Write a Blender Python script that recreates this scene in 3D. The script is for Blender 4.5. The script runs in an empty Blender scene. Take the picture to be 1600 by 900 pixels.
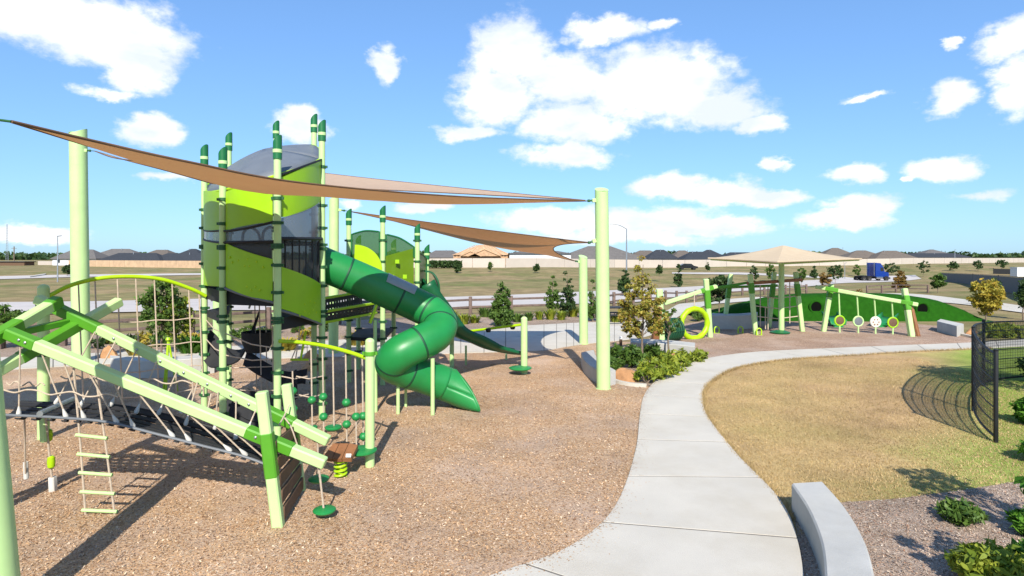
import bpy, math, random
import numpy as np
from mathutils import Vector, Matrix

random.seed(7); rng = np.random.default_rng(7)
R = math.radians
scn = bpy.context.scene
COL = scn.collection

# ------------------------------------------------------------------ camera
F = 950.0; HZ = 402.0; EYE = 3.0
cam = bpy.data.cameras.new('camera'); camo = bpy.data.objects.new('camera', cam); COL.objects.link(camo)
camo.location = (0, 0, EYE); camo.rotation_euler = (R(90), 0, 0)
cam.sensor_width = 36; cam.lens = 36 * F / 1600; cam.shift_y = -(450 - HZ) / 1600
cam.clip_start = 0.05; cam.clip_end = 6000
scn.camera = camo
# ------------------------------------------------------------------ sun and sky
SUN_EL = 38.0; SUN_DX = -0.04                       # shadows run away from the camera, a touch to the left
sun = bpy.data.lights.new('sun', 'SUN'); suno = bpy.data.objects.new('sun', sun); COL.objects.link(suno)
sun.energy = 5.0; sun.angle = R(0.5); sun.color = (1.0, 0.94, 0.83)
sd = Vector((SUN_DX, 1, -math.tan(R(SUN_EL)))).normalized()
suno.rotation_euler = sd.to_track_quat('-Z', 'Y').to_euler()
suno.location = (0, -30, 40)
scn.view_settings.view_transform = 'Standard'; scn.view_settings.look = 'None'
scn.view_settings.gamma = 1; scn.view_settings.use_curve_mapping = False
scn.view_settings.exposure = 0.58

world = bpy.data.worlds.new('World'); scn.world = world; world.use_nodes = True
def build_world():
    nt = world.node_tree; nt.nodes.clear()
    N = lambda t: nt.nodes.new(t)
    L = nt.links.new
    out = N('ShaderNodeOutputWorld'); bg = N('ShaderNodeBackground'); L(bg.outputs[0], out.inputs[0])
    bg.inputs[1].default_value = 0.092
    sky = N('ShaderNodeTexSky'); sky.sky_type = 'NISHITA'; sky.sun_disc = False
    sky.sun_elevation = R(SUN_EL)
    sky.sun_rotation = math.atan2(-sd.x, -sd.y)      # azimuth of the sun itself, behind the camera
    sky.air_density = 1.0; sky.dust_density = 0.4; sky.ozone_density = 2.0; sky.altitude = 0
    tint = N('ShaderNodeMix'); tint.data_type = 'RGBA'; tint.blend_type = 'MULTIPLY'; tint.inputs[0].default_value = 1
    tint.inputs[7].default_value = (5.0, 7.65, 11.2, 1)
    sc_ = N('ShaderNodeVectorMath'); sc_.operation = 'SCALE'; sc_.inputs['Scale'].default_value = .1; L(sky.outputs[0], sc_.inputs[0])
    gm = N('ShaderNodeGamma'); gm.inputs[1].default_value = .62; L(sc_.outputs[0], gm.inputs[0])   # flatter, as the photograph's sky is
    L(gm.outputs[0], tint.inputs[6])
    tc = N('ShaderNodeTexCoord')
    sep = N('ShaderNodeSeparateXYZ'); L(tc.outputs['Generated'], sep.inputs[0])
    az = N('ShaderNodeMath'); az.operation = 'ARCTAN2'; L(sep.outputs[0], az.inputs[0]); L(sep.outputs[1], az.inputs[1])
    el = N('ShaderNodeMath'); el.operation = 'ARCSINE'; L(sep.outputs[2], el.inputs[0])
    comb = N('ShaderNodeCombineXYZ'); L(az.outputs[0], comb.inputs[0]); L(el.outputs[0], comb.inputs[1])
    # ragged edges: warp the direction with two noises
    def noise(scale, detail, rough, src, sx=1, sy=1):
        m = N('ShaderNodeVectorMath'); m.operation = 'MULTIPLY'; m.inputs[1].default_value = (sx, sy, 1); L(src, m.inputs[0])
        n = N('ShaderNodeTexNoise'); n.inputs['Scale'].default_value = scale; n.inputs['Detail'].default_value = detail
        n.inputs['Roughness'].default_value = rough; L(m.outputs[0], n.inputs['Vector']); return n
    n1 = noise(9, 6, 0.62, comb.outputs[0], 1, 1.5)
    w = N('ShaderNodeVectorMath'); w.operation = 'SUBTRACT'; w.inputs[1].default_value = (.5, .5, .5); L(n1.outputs['Color'], w.inputs[0])
    w2 = N('ShaderNodeVectorMath'); w2.operation = 'MULTIPLY'; w2.inputs[1].default_value = (0.11, 0.06, 0); L(w.outputs[0], w2.inputs[0])
    pos = N('ShaderNodeVectorMath'); pos.operation = 'ADD'; L(comb.outputs[0], pos.inputs[0]); L(w2.outputs[0], pos.inputs[1])
    blobs = []
    def px(x, y, rx, ry, s=1.0):
        u = (x - 800) / F; v = (HZ - y) / F
        blobs.append((math.atan(u), math.atan(v / math.sqrt(1 + u * u)), 1.16 * rx / F / (1 + u * u), 1.18 * ry / F / math.sqrt(1 + u * u), s))
    for b in [(70, 20, 190, 50), (180, 55, 130, 52), (215, 105, 75, 36), (235, 198, 62, 24), (170, 140, 60, 12, .8), (470, 195, 45, 24), (605, 100, 26, 24), (60, 365, 85, 16),
              (800, 85, 68, 55), (775, 150, 68, 42), (945, 48, 66, 20), (880, 125, 80, 45), (1020, 130, 125, 58), (1110, 170, 95, 32), (1185, 195, 38, 18), (735, 205, 48, 15), (900, 190, 95, 32),
              (885, 240, 82, 20), (1040, 290, 58, 20), (1120, 302, 72, 22), (1200, 315, 55, 13), (870, 345, 110, 18), (1010, 345, 120, 22), (1110, 352, 90, 14), (960, 368, 150, 13),
              (1215, 257, 24, 11), (1340, 265, 42, 20), (1475, 262, 55, 22), (1345, 322, 62, 20), (1320, 345, 80, 16), (1575, 65, 65, 26), (1595, 130, 48, 45), (1480, 152, 45, 26), (1475, 72, 18, 9),
              (1350, 155, 36, 7, .7), (660, 325, 44, 9), (265, 275, 48, 9, .8), (1425, 283, 16, 7), (1530, 300, 60, 10, .55), (1042, 34, 30, 9, .8), (540, 325, 28, 8, .8)]:
        px(*b)
    rr = random.Random(3)
    for i in range(14):                              # the same broken cumulus goes on round the rest of the sky
        a = rr.uniform(0.85, 2 * math.pi - 0.85); e = rr.uniform(0.05, 0.8)
        blobs.append((a if a < math.pi else a - 2 * math.pi, e, rr.uniform(.05, .16), rr.uniform(.02, .06), 1))
    last = None
    for (a, e, ra, re, s) in blobs:
        m = N('ShaderNodeVectorMath'); m.operation = 'MULTIPLY_ADD'
        m.inputs[1].default_value = (1 / ra, 1 / re, 0); m.inputs[2].default_value = (-a / ra, -e / re, 0); L(pos.outputs[0], m.inputs[0])
        d = N('ShaderNodeVectorMath'); d.operation = 'LENGTH'; L(m.outputs[0], d.inputs[0])
        k = N('ShaderNodeMath'); k.operation = 'MULTIPLY_ADD'; k.inputs[1].default_value = -s; k.inputs[2].default_value = 1.25 * s; k.use_clamp = True; L(d.outputs['Value'], k.inputs[0])
        if last is None: last = k
        else:
            mx = N('ShaderNodeMath'); mx.operation = 'MAXIMUM'; L(last.outputs[0], mx.inputs[0]); L(k.outputs[0], mx.inputs[1]); last = mx
    n2 = noise(26, 8, 0.62, comb.outputs[0], 1, 1.5)
    add = N('ShaderNodeMath'); add.operation = 'MULTIPLY_ADD'; add.inputs[1].default_value = 1.0; L(n2.outputs['Fac'], add.inputs[0]); 
    sh = N('ShaderNodeMath'); sh.operation = 'ADD'; sh.inputs[1].default_value = -0.62; L(last.outputs[0], sh.inputs[0]); L(sh.outputs[0], add.inputs[2])
    mr = N('ShaderNodeMapRange'); mr.interpolation_type = 'SMOOTHSTEP'; mr.inputs[1].default_value = 0.08; mr.inputs[2].default_value = 0.62; L(add.outputs[0], mr.inputs[0])
    # thin grey-blue undersides come with density noise
    n3 = noise(7, 5, 0.55, comb.outputs[0], 1, 2.2)
    cr = N('ShaderNodeMapRange'); cr.inputs[1].default_value = .38; cr.inputs[2].default_value = .62; L(n3.outputs['Fac'], cr.inputs[0])
    cc = N('ShaderNodeMix'); cc.data_type = 'RGBA'; cc.inputs[6].default_value = (6.5, 7.1, 7.9, 1); cc.inputs[7].default_value = (9.2, 9.2, 9.1, 1); L(cr.outputs[0], cc.inputs[0])
    mixn = N('ShaderNodeMix'); mixn.data_type = 'RGBA'; L(mr.outputs[0], mixn.inputs[0]); L(tint.outputs[2], mixn.inputs[6]); L(cc.outputs[2], mixn.inputs[7])
    L(mixn.outputs[2], bg.inputs[0])
build_world()
world.cycles.sampling_method = 'MANUAL'; world.cycles.sample_map_resolution = 256

# ------------------------------------------------------------------ places
def P(px, py, Y):                                    # a point at depth Y seen at a spot of the photograph
    return Vector(((px - 800) / F * Y, Y, EYE - (py - HZ) / F * Y))
def G(px, py, z=0.0):                                # a point on level ground
    Y = (EYE - z) * F / (py - HZ); return Vector(((px - 800) / F * Y, Y, z))
TU = np.array([-3.0, -0.9, -0.45, 0.0, 0.35, 0.6, 0.85, 3.0])
TY = np.array([0, 36, 50, 90, 130, 200, 3000.0])
TZ = np.array([[0, 0, -.5, -.3, .2, .3, .3], [0, 0, -.5, -.3, .2, .4, .4], [0, 0, -.6, -.3, .4, .6, .6], [0, 0, -.6, -.3, .9, 1.0, 1.0],
               [0, 0, -.6, -.9, -.1, 1.0, 1.0], [0, 0, -.5, -1.2, -2.0, .9, 1.0], [0, 0, -.4, -1.0, -1.6, .8, 1.0], [0, 0, -.4, -1.0, -1.4, .5, 1.0]])
def tz(x, y):
    if y <= 36: return 0.0
    u = min(max(x / y, -2.99), 2.99); yy = min(y, 2999)
    i = int(np.searchsorted(TU, u, 'right') - 1); j = int(np.searchsorted(TY, yy, 'right') - 1)
    a = (u - TU[i]) / (TU[i + 1] - TU[i]); b = (yy - TY[j]) / (TY[j + 1] - TY[j])
    a = a * a * (3 - 2 * a); b = b * b * (3 - 2 * b)
    return float((TZ[i, j] * (1 - a) + TZ[i + 1, j] * a) * (1 - b) + (TZ[i, j + 1] * (1 - a) + TZ[i + 1, j + 1] * a) * b)
def T(px, py):                                       # a point on the terrain
    Y = 3.0
    while Y < 2500:
        z = EYE - (py - HZ) / F * Y; x = (px - 800) / F * Y
        if z <= tz(x, Y): return Vector((x, Y, tz(x, Y)))
        Y *= 1.002
    return Vector(((px - 800) / F * Y, Y, tz(0, Y)))

# ------------------------------------------------------------------ materials
MATS = {}
ALB = .84                                            # all paints a little darker, for the brighter exposure
sc3 = lambda c: tuple(q * ALB for q in c)
def mat(name, col, rough=.6, var=.12, scale=6.0, bump=0.0, bscale=40.0, metal=0.0, spec=.4, coat=0.0, dirt=0.0, dirtcol=(.12, .09, .07)):
    if name in MATS: return MATS[name]
    col = sc3(col); dirtcol = sc3(dirtcol)
    m = bpy.data.materials.new(name); m.use_nodes = True; nt = m.node_tree; N = nt.nodes.new; L = nt.links.new
    b = nt.nodes['Principled BSDF']
    b.inputs['Roughness'].default_value = rough; b.inputs['Metallic'].default_value = metal
    b.inputs['Specular IOR Level'].default_value = spec; b.inputs['Coat Weight'].default_value = coat
    tc = N('ShaderNodeTexCoord')
    n = N('ShaderNodeTexNoise'); n.inputs['Scale'].default_value = scale; n.inputs['Detail'].default_value = 6; n.inputs['Roughness'].default_value = .6
    L(tc.outputs['Object'], n.inputs['Vector'])
    r = N('ShaderNodeValToRGB'); r.color_ramp.elements[0].position = .3; r.color_ramp.elements[1].position = .7
    r.color_ramp.elements[0].color = (*[max(0, c * (1 - var)) for c in col], 1); r.color_ramp.elements[1].color = (*[min(1, c * (1 + var)) for c in col], 1)
    L(n.outputs['Fac'], r.inputs[0]); csrc = r.outputs[0]
    if dirt > 0:
        n2 = N('ShaderNodeTexNoise'); n2.inputs['Scale'].default_value = scale * .45; n2.inputs['Detail'].default_value = 8; n2.inputs['Roughness'].default_value = .7
        L(tc.outputs['Object'], n2.inputs['Vector'])
        mr = N('ShaderNodeMapRange'); mr.inputs[1].default_value = .46; mr.inputs[2].default_value = .72; mr.inputs[4].default_value = dirt; L(n2.outputs['Fac'], mr.inputs[0])
        mx = N('ShaderNodeMix'); mx.data_type = 'RGBA'; mx.inputs[7].default_value = (*dirtcol, 1); L(mr.outputs[0], mx.inputs[0]); L(csrc, mx.inputs[6]); csrc = mx.outputs[2]
    L(csrc, b.inputs['Base Color'])
    rr = N('ShaderNodeMapRange'); rr.inputs[3].default_value = max(.02, rough - .08); rr.inputs[4].default_value = min(1, rough + .12); L(n.outputs['Fac'], rr.inputs[0]); L(rr.outputs[0], b.inputs['Roughness'])
    if bump > 0:
        nb = N('ShaderNodeTexNoise'); nb.inputs['Scale'].default_value = bscale; nb.inputs['Detail'].default_value = 5; L(tc.outputs['Object'], nb.inputs['Vector'])
        bp = N('ShaderNodeBump'); bp.inputs['Strength'].default_value = bump; bp.inputs['Distance'].default_value = .02; L(nb.outputs['Fac'], bp.inputs['Height']); L(bp.outputs[0], b.inputs['Normal'])
    MATS[name] = m; return m

def chips(name, cols, scale, big=(.75, 1.15), bump=.7):     # wood chips: two layers of stretched cells
    m = bpy.data.materials.new(name); m.use_nodes = True; nt = m.node_tree; N = nt.nodes.new; L = nt.links.new
    b = nt.nodes['Principled BSDF']; b.inputs['Roughness'].default_value = .9; b.inputs['Specular IOR Level'].default_value = .15
    tc = N('ShaderNodeTexCoord')
    wn = N('ShaderNodeTexNoise'); wn.inputs['Scale'].default_value = scale * .35; L(tc.outputs['Object'], wn.inputs['Vector'])
    wa = N('ShaderNodeMix'); wa.data_type = 'RGBA'; wa.blend_type = 'ADD'; wa.inputs[0].default_value = .05; L(tc.outputs['Object'], wa.inputs[6]); L(wn.outputs['Color'], wa.inputs[7])
    def layer(rot, sc):
        mp = N('ShaderNodeMapping'); mp.inputs['Rotation'].default_value = (0, 0, rot); mp.inputs['Scale'].default_value = (sc, sc * 2.3, sc); L(wa.outputs[2], mp.inputs[0])
        v = N('ShaderNodeTexVoronoi'); v.inputs['Scale'].default_value = 1; L(mp.outputs[0], v.inputs['Vector'])
        return v
    v1 = layer(.5, scale); v2 = layer(2.1, scale * .8)
    sel = N('ShaderNodeTexNoise'); sel.inputs['Scale'].default_value = scale * .6; L(tc.outputs['Object'], sel.inputs['Vector'])
    st = N('ShaderNodeMath'); st.operation = 'GREATER_THAN'; st.inputs[1].default_value = .5; L(sel.outputs['Fac'], st.inputs[0])
    mv = N('ShaderNodeMix'); mv.data_type = 'RGBA'; L(st.outputs[0], mv.inputs[0]); L(v1.outputs['Color'], mv.inputs[6]); L(v2.outputs['Color'], mv.inputs[7])
    sp = N('ShaderNodeSeparateColor'); L(mv.outputs[2], sp.inputs[0])
    r = N('ShaderNodeValToRGB'); cr = r.color_ramp; cr.interpolation = 'LINEAR'
    while len(cr.elements) < len(cols): cr.elements.new(.5)
    for i, c in enumerate(cols): cr.elements[i].position = i / (len(cols) - 1); cr.elements[i].color = (*sc3(c), 1)
    L(sp.outputs[0], r.inputs[0])
    bn = N('ShaderNodeTexNoise'); bn.inputs['Scale'].default_value = .45; bn.inputs['Detail'].default_value = 7; bn.inputs['Roughness'].default_value = .65; L(tc.outputs['Object'], bn.inputs['Vector'])
    br = N('ShaderNodeMapRange'); br.inputs[1].default_value = .3; br.inputs[2].default_value = .7; br.inputs[3].default_value = big[0]; br.inputs[4].default_value = big[1]; L(bn.outputs['Fac'], br.inputs[0])
    # drifts of greyer, older chips
    gn = N('ShaderNodeTexNoise'); gn.inputs['Scale'].default_value = .8; gn.inputs['Detail'].default_value = 5; L(tc.outputs['Object'], gn.inputs['Vector'])
    gr = N('ShaderNodeMapRange'); gr.inputs[1].default_value = .45; gr.inputs[2].default_value = .7; gr.inputs[4].default_value = .6; L(gn.outputs['Fac'], gr.inputs[0])
    gm = N('ShaderNodeMix'); gm.data_type = 'RGBA'; gm.inputs[7].default_value = (.48, .37, .30, 1); L(gr.outputs[0], gm.inputs[0]); L(r.outputs[0], gm.inputs[6])
    mu = N('ShaderNodeVectorMath'); mu.operation = 'SCALE'; L(gm.outputs[2], mu.inputs[0]); L(br.outputs[0], mu.inputs['Scale'])
    L(mu.outputs[0], b.inputs['Base Color'])
    mh = N('ShaderNodeMix'); mh.data_type = 'FLOAT'; L(st.outputs[0], mh.inputs[0]); L(v1.outputs['Distance'], mh.inputs[2]); L(v2.outputs['Distance'], mh.inputs[3])
    bp = N('ShaderNodeBump'); bp.inputs['Strength'].default_value = bump; bp.inputs['Distance'].default_value = .03; bp.invert = True; L(mh.outputs[0], bp.inputs['Height']); L(bp.outputs[0], b.inputs['Normal'])
    MATS[name] = m; return m

def grassmat(name, dry, green, gamt, gscale=.12):
    dry = sc3(dry); green = sc3(green)
    m = bpy.data.materials.new(name); m.use_nodes = True; nt = m.node_tree; N = nt.nodes.new; L = nt.links.new
    b = nt.nodes['Principled BSDF']; b.inputs['Roughness'].default_value = .95; b.inputs['Specular IOR Level'].default_value = .1
    tc = N('ShaderNodeTexCoord')
    def no(s, d, r=.6):
        n = N('ShaderNodeTexNoise'); n.inputs['Scale'].default_value = s; n.inputs['Detail'].default_value = d; n.inputs['Roughness'].default_value = r; L(tc.outputs['Object'], n.inputs['Vector']); return n
    a = no(gscale, 6, .62); ar = N('ShaderNodeMapRange'); ar.inputs[1].default_value = .42; ar.inputs[2].default_value = .68; ar.inputs[4].default_value = gamt; L(a.outputs['Fac'], ar.inputs[0])
    mx = N('ShaderNodeMix'); mx.data_type = 'RGBA'; mx.inputs[6].default_value = (*dry, 1); mx.inputs[7].default_value = (*green, 1); L(ar.outputs[0], mx.inputs[0])
    if name == 'dormant_lawn':                        # watered strip by the beds at right stays green
        sx = N('ShaderNodeSeparateXYZ'); L(tc.outputs['Object'], sx.inputs[0]); w1 = N('ShaderNodeMath'); w1.operation = 'MULTIPLY_ADD'; w1.inputs[1].default_value = 3.0; L(a.outputs['Fac'], w1.inputs[0]); w0 = N('ShaderNodeMath'); w0.operation = 'MULTIPLY_ADD'; w0.inputs[1].default_value = -.75; L(sx.outputs[1], w0.inputs[0]); L(sx.outputs[0], w0.inputs[2]); L(w0.outputs[0], w1.inputs[2])
        wr = N('ShaderNodeMapRange'); wr.interpolation_type = 'SMOOTHSTEP'; wr.inputs[1].default_value = -.2; wr.inputs[2].default_value = 2.4; wr.inputs[4].default_value = .9; L(w1.outputs[0], wr.inputs[0])
        m2 = N('ShaderNodeMix'); m2.data_type = 'RGBA'; m2.inputs[7].default_value = (.20, .30, .045, 1); L(wr.outputs[0], m2.inputs[0]); L(mx.outputs[2], m2.inputs[6]); mx = m2
    f = no(14, 8, .75); fr = N('ShaderNodeMapRange'); fr.inputs[1].default_value = .3; fr.inputs[2].default_value = .7; fr.inputs[3].default_value = .72; fr.inputs[4].default_value = 1.25; L(f.outputs['Fac'], fr.inputs[0])
    g = no(.5, 6, .65); gr = N('ShaderNodeMapRange'); gr.inputs[1].default_value = .3; gr.inputs[2].default_value = .7; gr.inputs[3].default_value = .62; gr.inputs[4].default_value = 1.22; L(g.outputs['Fac'], gr.inputs[0])
    mm = N('ShaderNodeMath'); mm.operation = 'MULTIPLY'; L(fr.outputs[0], mm.inputs[0]); L(gr.outputs[0], mm.inputs[1])
    mu = N('ShaderNodeVectorMath'); mu.operation = 'SCALE'; L(mx.outputs[2], mu.inputs[0]); L(mm.outputs[0], mu.inputs['Scale']); L(mu.outputs[0], b.inputs['Base Color'])
    h = no(60, 4, .7); bp = N('ShaderNodeBump'); bp.inputs['Strength'].default_value = .6; bp.inputs['Distance'].default_value = .02; L(h.outputs['Fac'], bp.inputs['Height']); L(bp.outputs[0], b.inputs['Normal'])
    MATS[name] = m; return m

def leafmat(name, cols, trans=.3, big=None):
    m = bpy.data.materials.new(name); m.use_nodes = True; nt = m.node_tree; N = nt.nodes.new; L = nt.links.new
    b = nt.nodes['Principled BSDF']; b.inputs['Roughness'].default_value = .55; b.inputs['Specular IOR Level'].default_value = .3
    ge = N('ShaderNodeNewGeometry'); r = N('ShaderNodeValToRGB'); cr = r.color_ramp
    while len(cr.elements) < len(cols): cr.elements.new(.5)
    for i, c in enumerate(cols): cr.elements[i].position = i / (len(cols) - 1); cr.elements[i].color = (*sc3(c), 1)
    L(ge.outputs['Random Per Island'], r.inputs[0])
    if big:                                           # drifts of lighter and darker pieces
        tc = N('ShaderNodeTexCoord'); bn = N('ShaderNodeTexNoise'); bn.inputs['Scale'].default_value = big[2]; bn.inputs['Detail'].default_value = 6; bn.inputs['Roughness'].default_value = .65; L(tc.outputs['Object'], bn.inputs['Vector'])
        br = N('ShaderNodeMapRange'); br.inputs[1].default_value = .35; br.inputs[2].default_value = .65; br.inputs[3].default_value = big[0]; br.inputs[4].default_value = big[1]; L(bn.outputs['Fac'], br.inputs[0])
        mu = N('ShaderNodeVectorMath'); mu.operation = 'SCALE'; L(r.outputs[0], mu.inputs[0]); L(br.outputs[0], mu.inputs['Scale']); L(mu.outputs[0], b.inputs['Base Color'])
    else: L(r.outputs[0], b.inputs['Base Color'])
    t = N('ShaderNodeBsdfTranslucent'); L(r.outputs[0], t.inputs[0]); ms = N('ShaderNodeMixShader'); ms.inputs[0].default_value = trans
    L(b.outputs[0], ms.inputs[1]); L(t.outputs[0], ms.inputs[2]); L(ms.outputs[0], nt.nodes['Material Output'].inputs[0])
    MATS[name] = m; return m

def sheer(name, col, alpha, rough=.4):               # tinted see-through panels and mesh
    m = mat(name, col, rough, .06)
    nt = m.node_tree; b = nt.nodes['Principled BSDF']; t = nt.nodes.new('ShaderNodeBsdfTransparent'); ms = nt.nodes.new('ShaderNodeMixShader')
    ms.inputs[0].default_value = alpha; nt.links.new(t.outputs[0], ms.inputs[1]); nt.links.new(b.outputs[0], ms.inputs[2]); nt.links.new(ms.outputs[0], nt.nodes['Material Output'].inputs[0])
    return m

def sailmat():
    m = mat('sail_fabric', (.74, .57, .44), .85, .05, 3, .15, 220, spec=.1)
    nt = m.node_tree; b = nt.nodes['Principled BSDF']; t = nt.nodes.new('ShaderNodeBsdfTranslucent'); t.inputs[0].default_value = (.42, .19, .07, 1)
    ms = nt.nodes.new('ShaderNodeMixShader'); ms.inputs[0].default_value = .45; nt.links.new(b.outputs[0], ms.inputs[1]); nt.links.new(t.outputs[0], ms.inputs[2]); nt.links.new(ms.outputs[0], nt.nodes['Material Output'].inputs[0])
    return m

def concrete(name, col, var=.1):
    m = mat(name, col, .85, var, 1.1, .3, 110, spec=.2, dirt=.5, dirtcol=(col[0] * .74, col[1] * .69, col[2] * .6)); return m

M = dict(
    post=mat('pale_green_paint', (.51, .735, .31), .42, .05, 3, dirt=.25, dirtcol=(.40, .50, .26)),
    joint=mat('leaf_green_paint', (.085, .31, .018), .45, .08, 4),
    dgreen=mat('dark_green_plastic', (.012, .15, .045), .38, .08, 4),
    ring=mat('clamp_green', (.02, .10, .03), .5, .1),
    lime=mat('lime_paint', (.40, .64, .005), .4, .06, 4),
    panel=mat('lime_panel_plastic', (.32, .60, .004), .42, .06, 3),
    slide=mat('slide_green_plastic', (.014, .235, .055), .38, .14, 1.6, .05, 25, dirt=.32, dirtcol=(.06, .27, .10)),
    slide_dark=mat('deep_green_plastic', (.008, .10, .035), .35, .1, 2.5),
    seam=mat('slide_seam', (.006, .07, .03), .55, .1),
    black=mat('black_coated_steel', (.012, .013, .015), .55, .2),
    rubber=mat('black_rubber_mat', (.02, .021, .024), .75, .25, 8, .2, 60),
    greyroof=mat('grey_roof_plastic', (.15, .165, .185), .45, .12, 3, dirt=.25, dirtcol=(.13, .14, .15)),
    rope=mat('beige_rope', (.58, .47, .36), .9, .15, 30, .5, 200),
    ropeend=mat('pale_rope_end', (.62, .60, .55), .6, .1),
    wood=mat('brown_recycled_plank', (.28, .12, .05), .65, .25, 5, .3, 30),
    wooddark=mat('dark_plank', (.14, .08, .045), .7, .25, 5, .3, 30),
    fencewood=mat('weathered_fence_wood', (.17, .12, .10), .85, .25, 6, .4, 30),
    white=mat('white_paint', (.75, .75, .73), .5, .05),
    steel=mat('galvanised_steel', (.45, .47, .49), .4, .1, metal=.8),
    sail=sailmat(),
    canopy=mat('cream_canopy_fabric', (.57, .45, .31), .9, .05, 3, .1, 200, spec=.1),
    hem=mat('sail_hem', (.16, .09, .05), .8, .1),
    path=concrete('path_concrete', (.60, .56, .49), .06),
    joint_dark=mat('dirty_joint_concrete', (.17, .155, .14), .9, .1),  # joint filler between the slabs, darkened by dirt
    bench=concrete('bench_concrete', (.52, .51, .48), .16),
    road=mat('road_concrete', (.56, .51, .47), .9, .08, .3, dirt=.2, dirtcol=(.34, .32, .31)),
    boulder=mat('orange_sandstone', (.50, .26, .12), .85, .35, 3, .8, 9),
    turf=mat('green_turf', (.016, .085, .006), .95, .2, 5, .4, 80, spec=.05),
    fence=sheer('black_mesh', (.014, .015, .017), .42, .6),
    grey_mesh=sheer('grey_mesh', (.05, .055, .06), .72, .6),
    bubble=sheer('grey_tinted_window', (.14, .165, .21), .72, .15),
    greenglass=sheer('green_tinted_panel', (.05, .15, .02), .66, .25),
    limeglass=sheer('lime_tinted_panel', (.13, .24, .002), .86, .3),
    court=sheer('dark_screen_fabric', (.13, .135, .14), .95, .8),
    hatch=sheer('clear_grey_hatch', (.34, .40, .40), .84, .12),
    bark=mat('tree_bark', (.20, .15, .11), .9, .3, 12, .6, 30),
    stake=mat('wood_stake', (.42, .24, .12), .8, .2, 8),
    wallmason=mat('cream_masonry', (.56, .49, .42), .9, .05, .5),
    pinefence=mat('pine_fence', (.58, .40, .25), .85, .15, .8),
    roof_grey=mat('grey_shingle', (.135, .125, .12), .9, .15, 1.5),
    roof_dark=mat('charcoal_shingle', (.035, .04, .05), .9, .2, 1.5),
    roof_brown=mat('brown_shingle', (.14, .115, .095), .9, .15, 1.5),
    brick=mat('pale_brick', (.45, .36, .31), .9, .12, 1.2),
    siding=mat('white_house_wrap', (.66, .66, .68), .7, .05, .6),
    lumber=mat('raw_lumber', (.60, .38, .22), .8, .15, 2),
    osb=mat('osb_sheathing', (.52, .33, .20), .85, .3, 1.5),
    glass=mat('dark_window', (.02, .025, .03), .1, .1, spec=.6),
    truck=mat('truck_blue_paint', (.008, .04, .24), .25, .08, coat=.6),
    chrome=mat('chrome', (.6, .6, .62), .15, .05, metal=1),
    tyre=mat('tyre_rubber', (.015, .015, .016), .8, .2),
    carwhite=mat('car_white', (.7, .7, .7), .25, .03, coat=.5), carblack=mat('car_black', (.015, .015, .017), .25, .1, coat=.5),
    inner_shade=mat('dark_interior', (.006, .007, .006), 1.0, .1, spec=0.0),  # near-black colour standing in for shade inside tunnel mouths and openings
)
M['mulch'] = chips('play_wood_chips', [(.20, .10, .055), (.44, .255, .135), (.62, .39, .21), (.68, .455, .265), (.43, .295, .205), (.80, .63, .45)], 56, big=(.72, 1.2), bump=.45)
M['mulch_far'] = chips('far_play_wood_chips', [(.20, .12, .08), (.38, .24, .165), (.52, .345, .24), (.44, .305, .225), (.66, .50, .38)], 30, big=(.75, 1.15), bump=.6)
M['bed'] = chips('bed_bark_mulch', [(.18, .12, .08), (.35, .24, .165), (.50, .37, .275), (.44, .35, .28), (.64, .53, .43), (.38, .19, .11)], 48, bump=.7)
M['ground'] = grassmat('dormant_meadow', (.34, .255, .13), (.17, .195, .06), 1.0, .09)
M['lawn'] = grassmat('dormant_lawn', (.56, .375, .195), (.36, .325, .09), .5, .3)
M['leaf_dark'] = leafmat('leaf_dark', [(.03, .065, .02), (.055, .105, .03), (.085, .145, .035)])
M['leaf_mid'] = leafmat('leaf_mid', [(.05, .11, .018), (.095, .18, .028), (.15, .24, .045)])
M['leaf_yellow'] = leafmat('leaf_yellowgreen', [(.11, .18, .015), (.24, .31, .03), (.38, .42, .045), (.17, .24, .025)])
M['leaf_autumn'] = leafmat('leaf_autumn', [(.20, .21, .03), (.42, .35, .045), (.34, .20, .04), (.16, .20, .03), (.55, .45, .09), (.24, .28, .04)])
M['leaf_gold'] = leafmat('leaf_gold', [(.40, .32, .04), (.54, .42, .06), (.30, .30, .045), (.46, .30, .04)])
M['leaf_rust'] = leafmat('leaf_rust', [(.20, .12, .03), (.28, .15, .03), (.14, .13, .03)])
M['leaf_bright'] = leafmat('leaf_bright', [(.05, .17, .012), (.09, .24, .02), (.14, .30, .03)])
M['blade'] = leafmat('grass_blade', [(.50, .35, .16), (.66, .48, .25), (.42, .30, .13), (.58, .41, .19), (.42, .32, .13)], .2, (.66, 1.2, .55))

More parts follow.
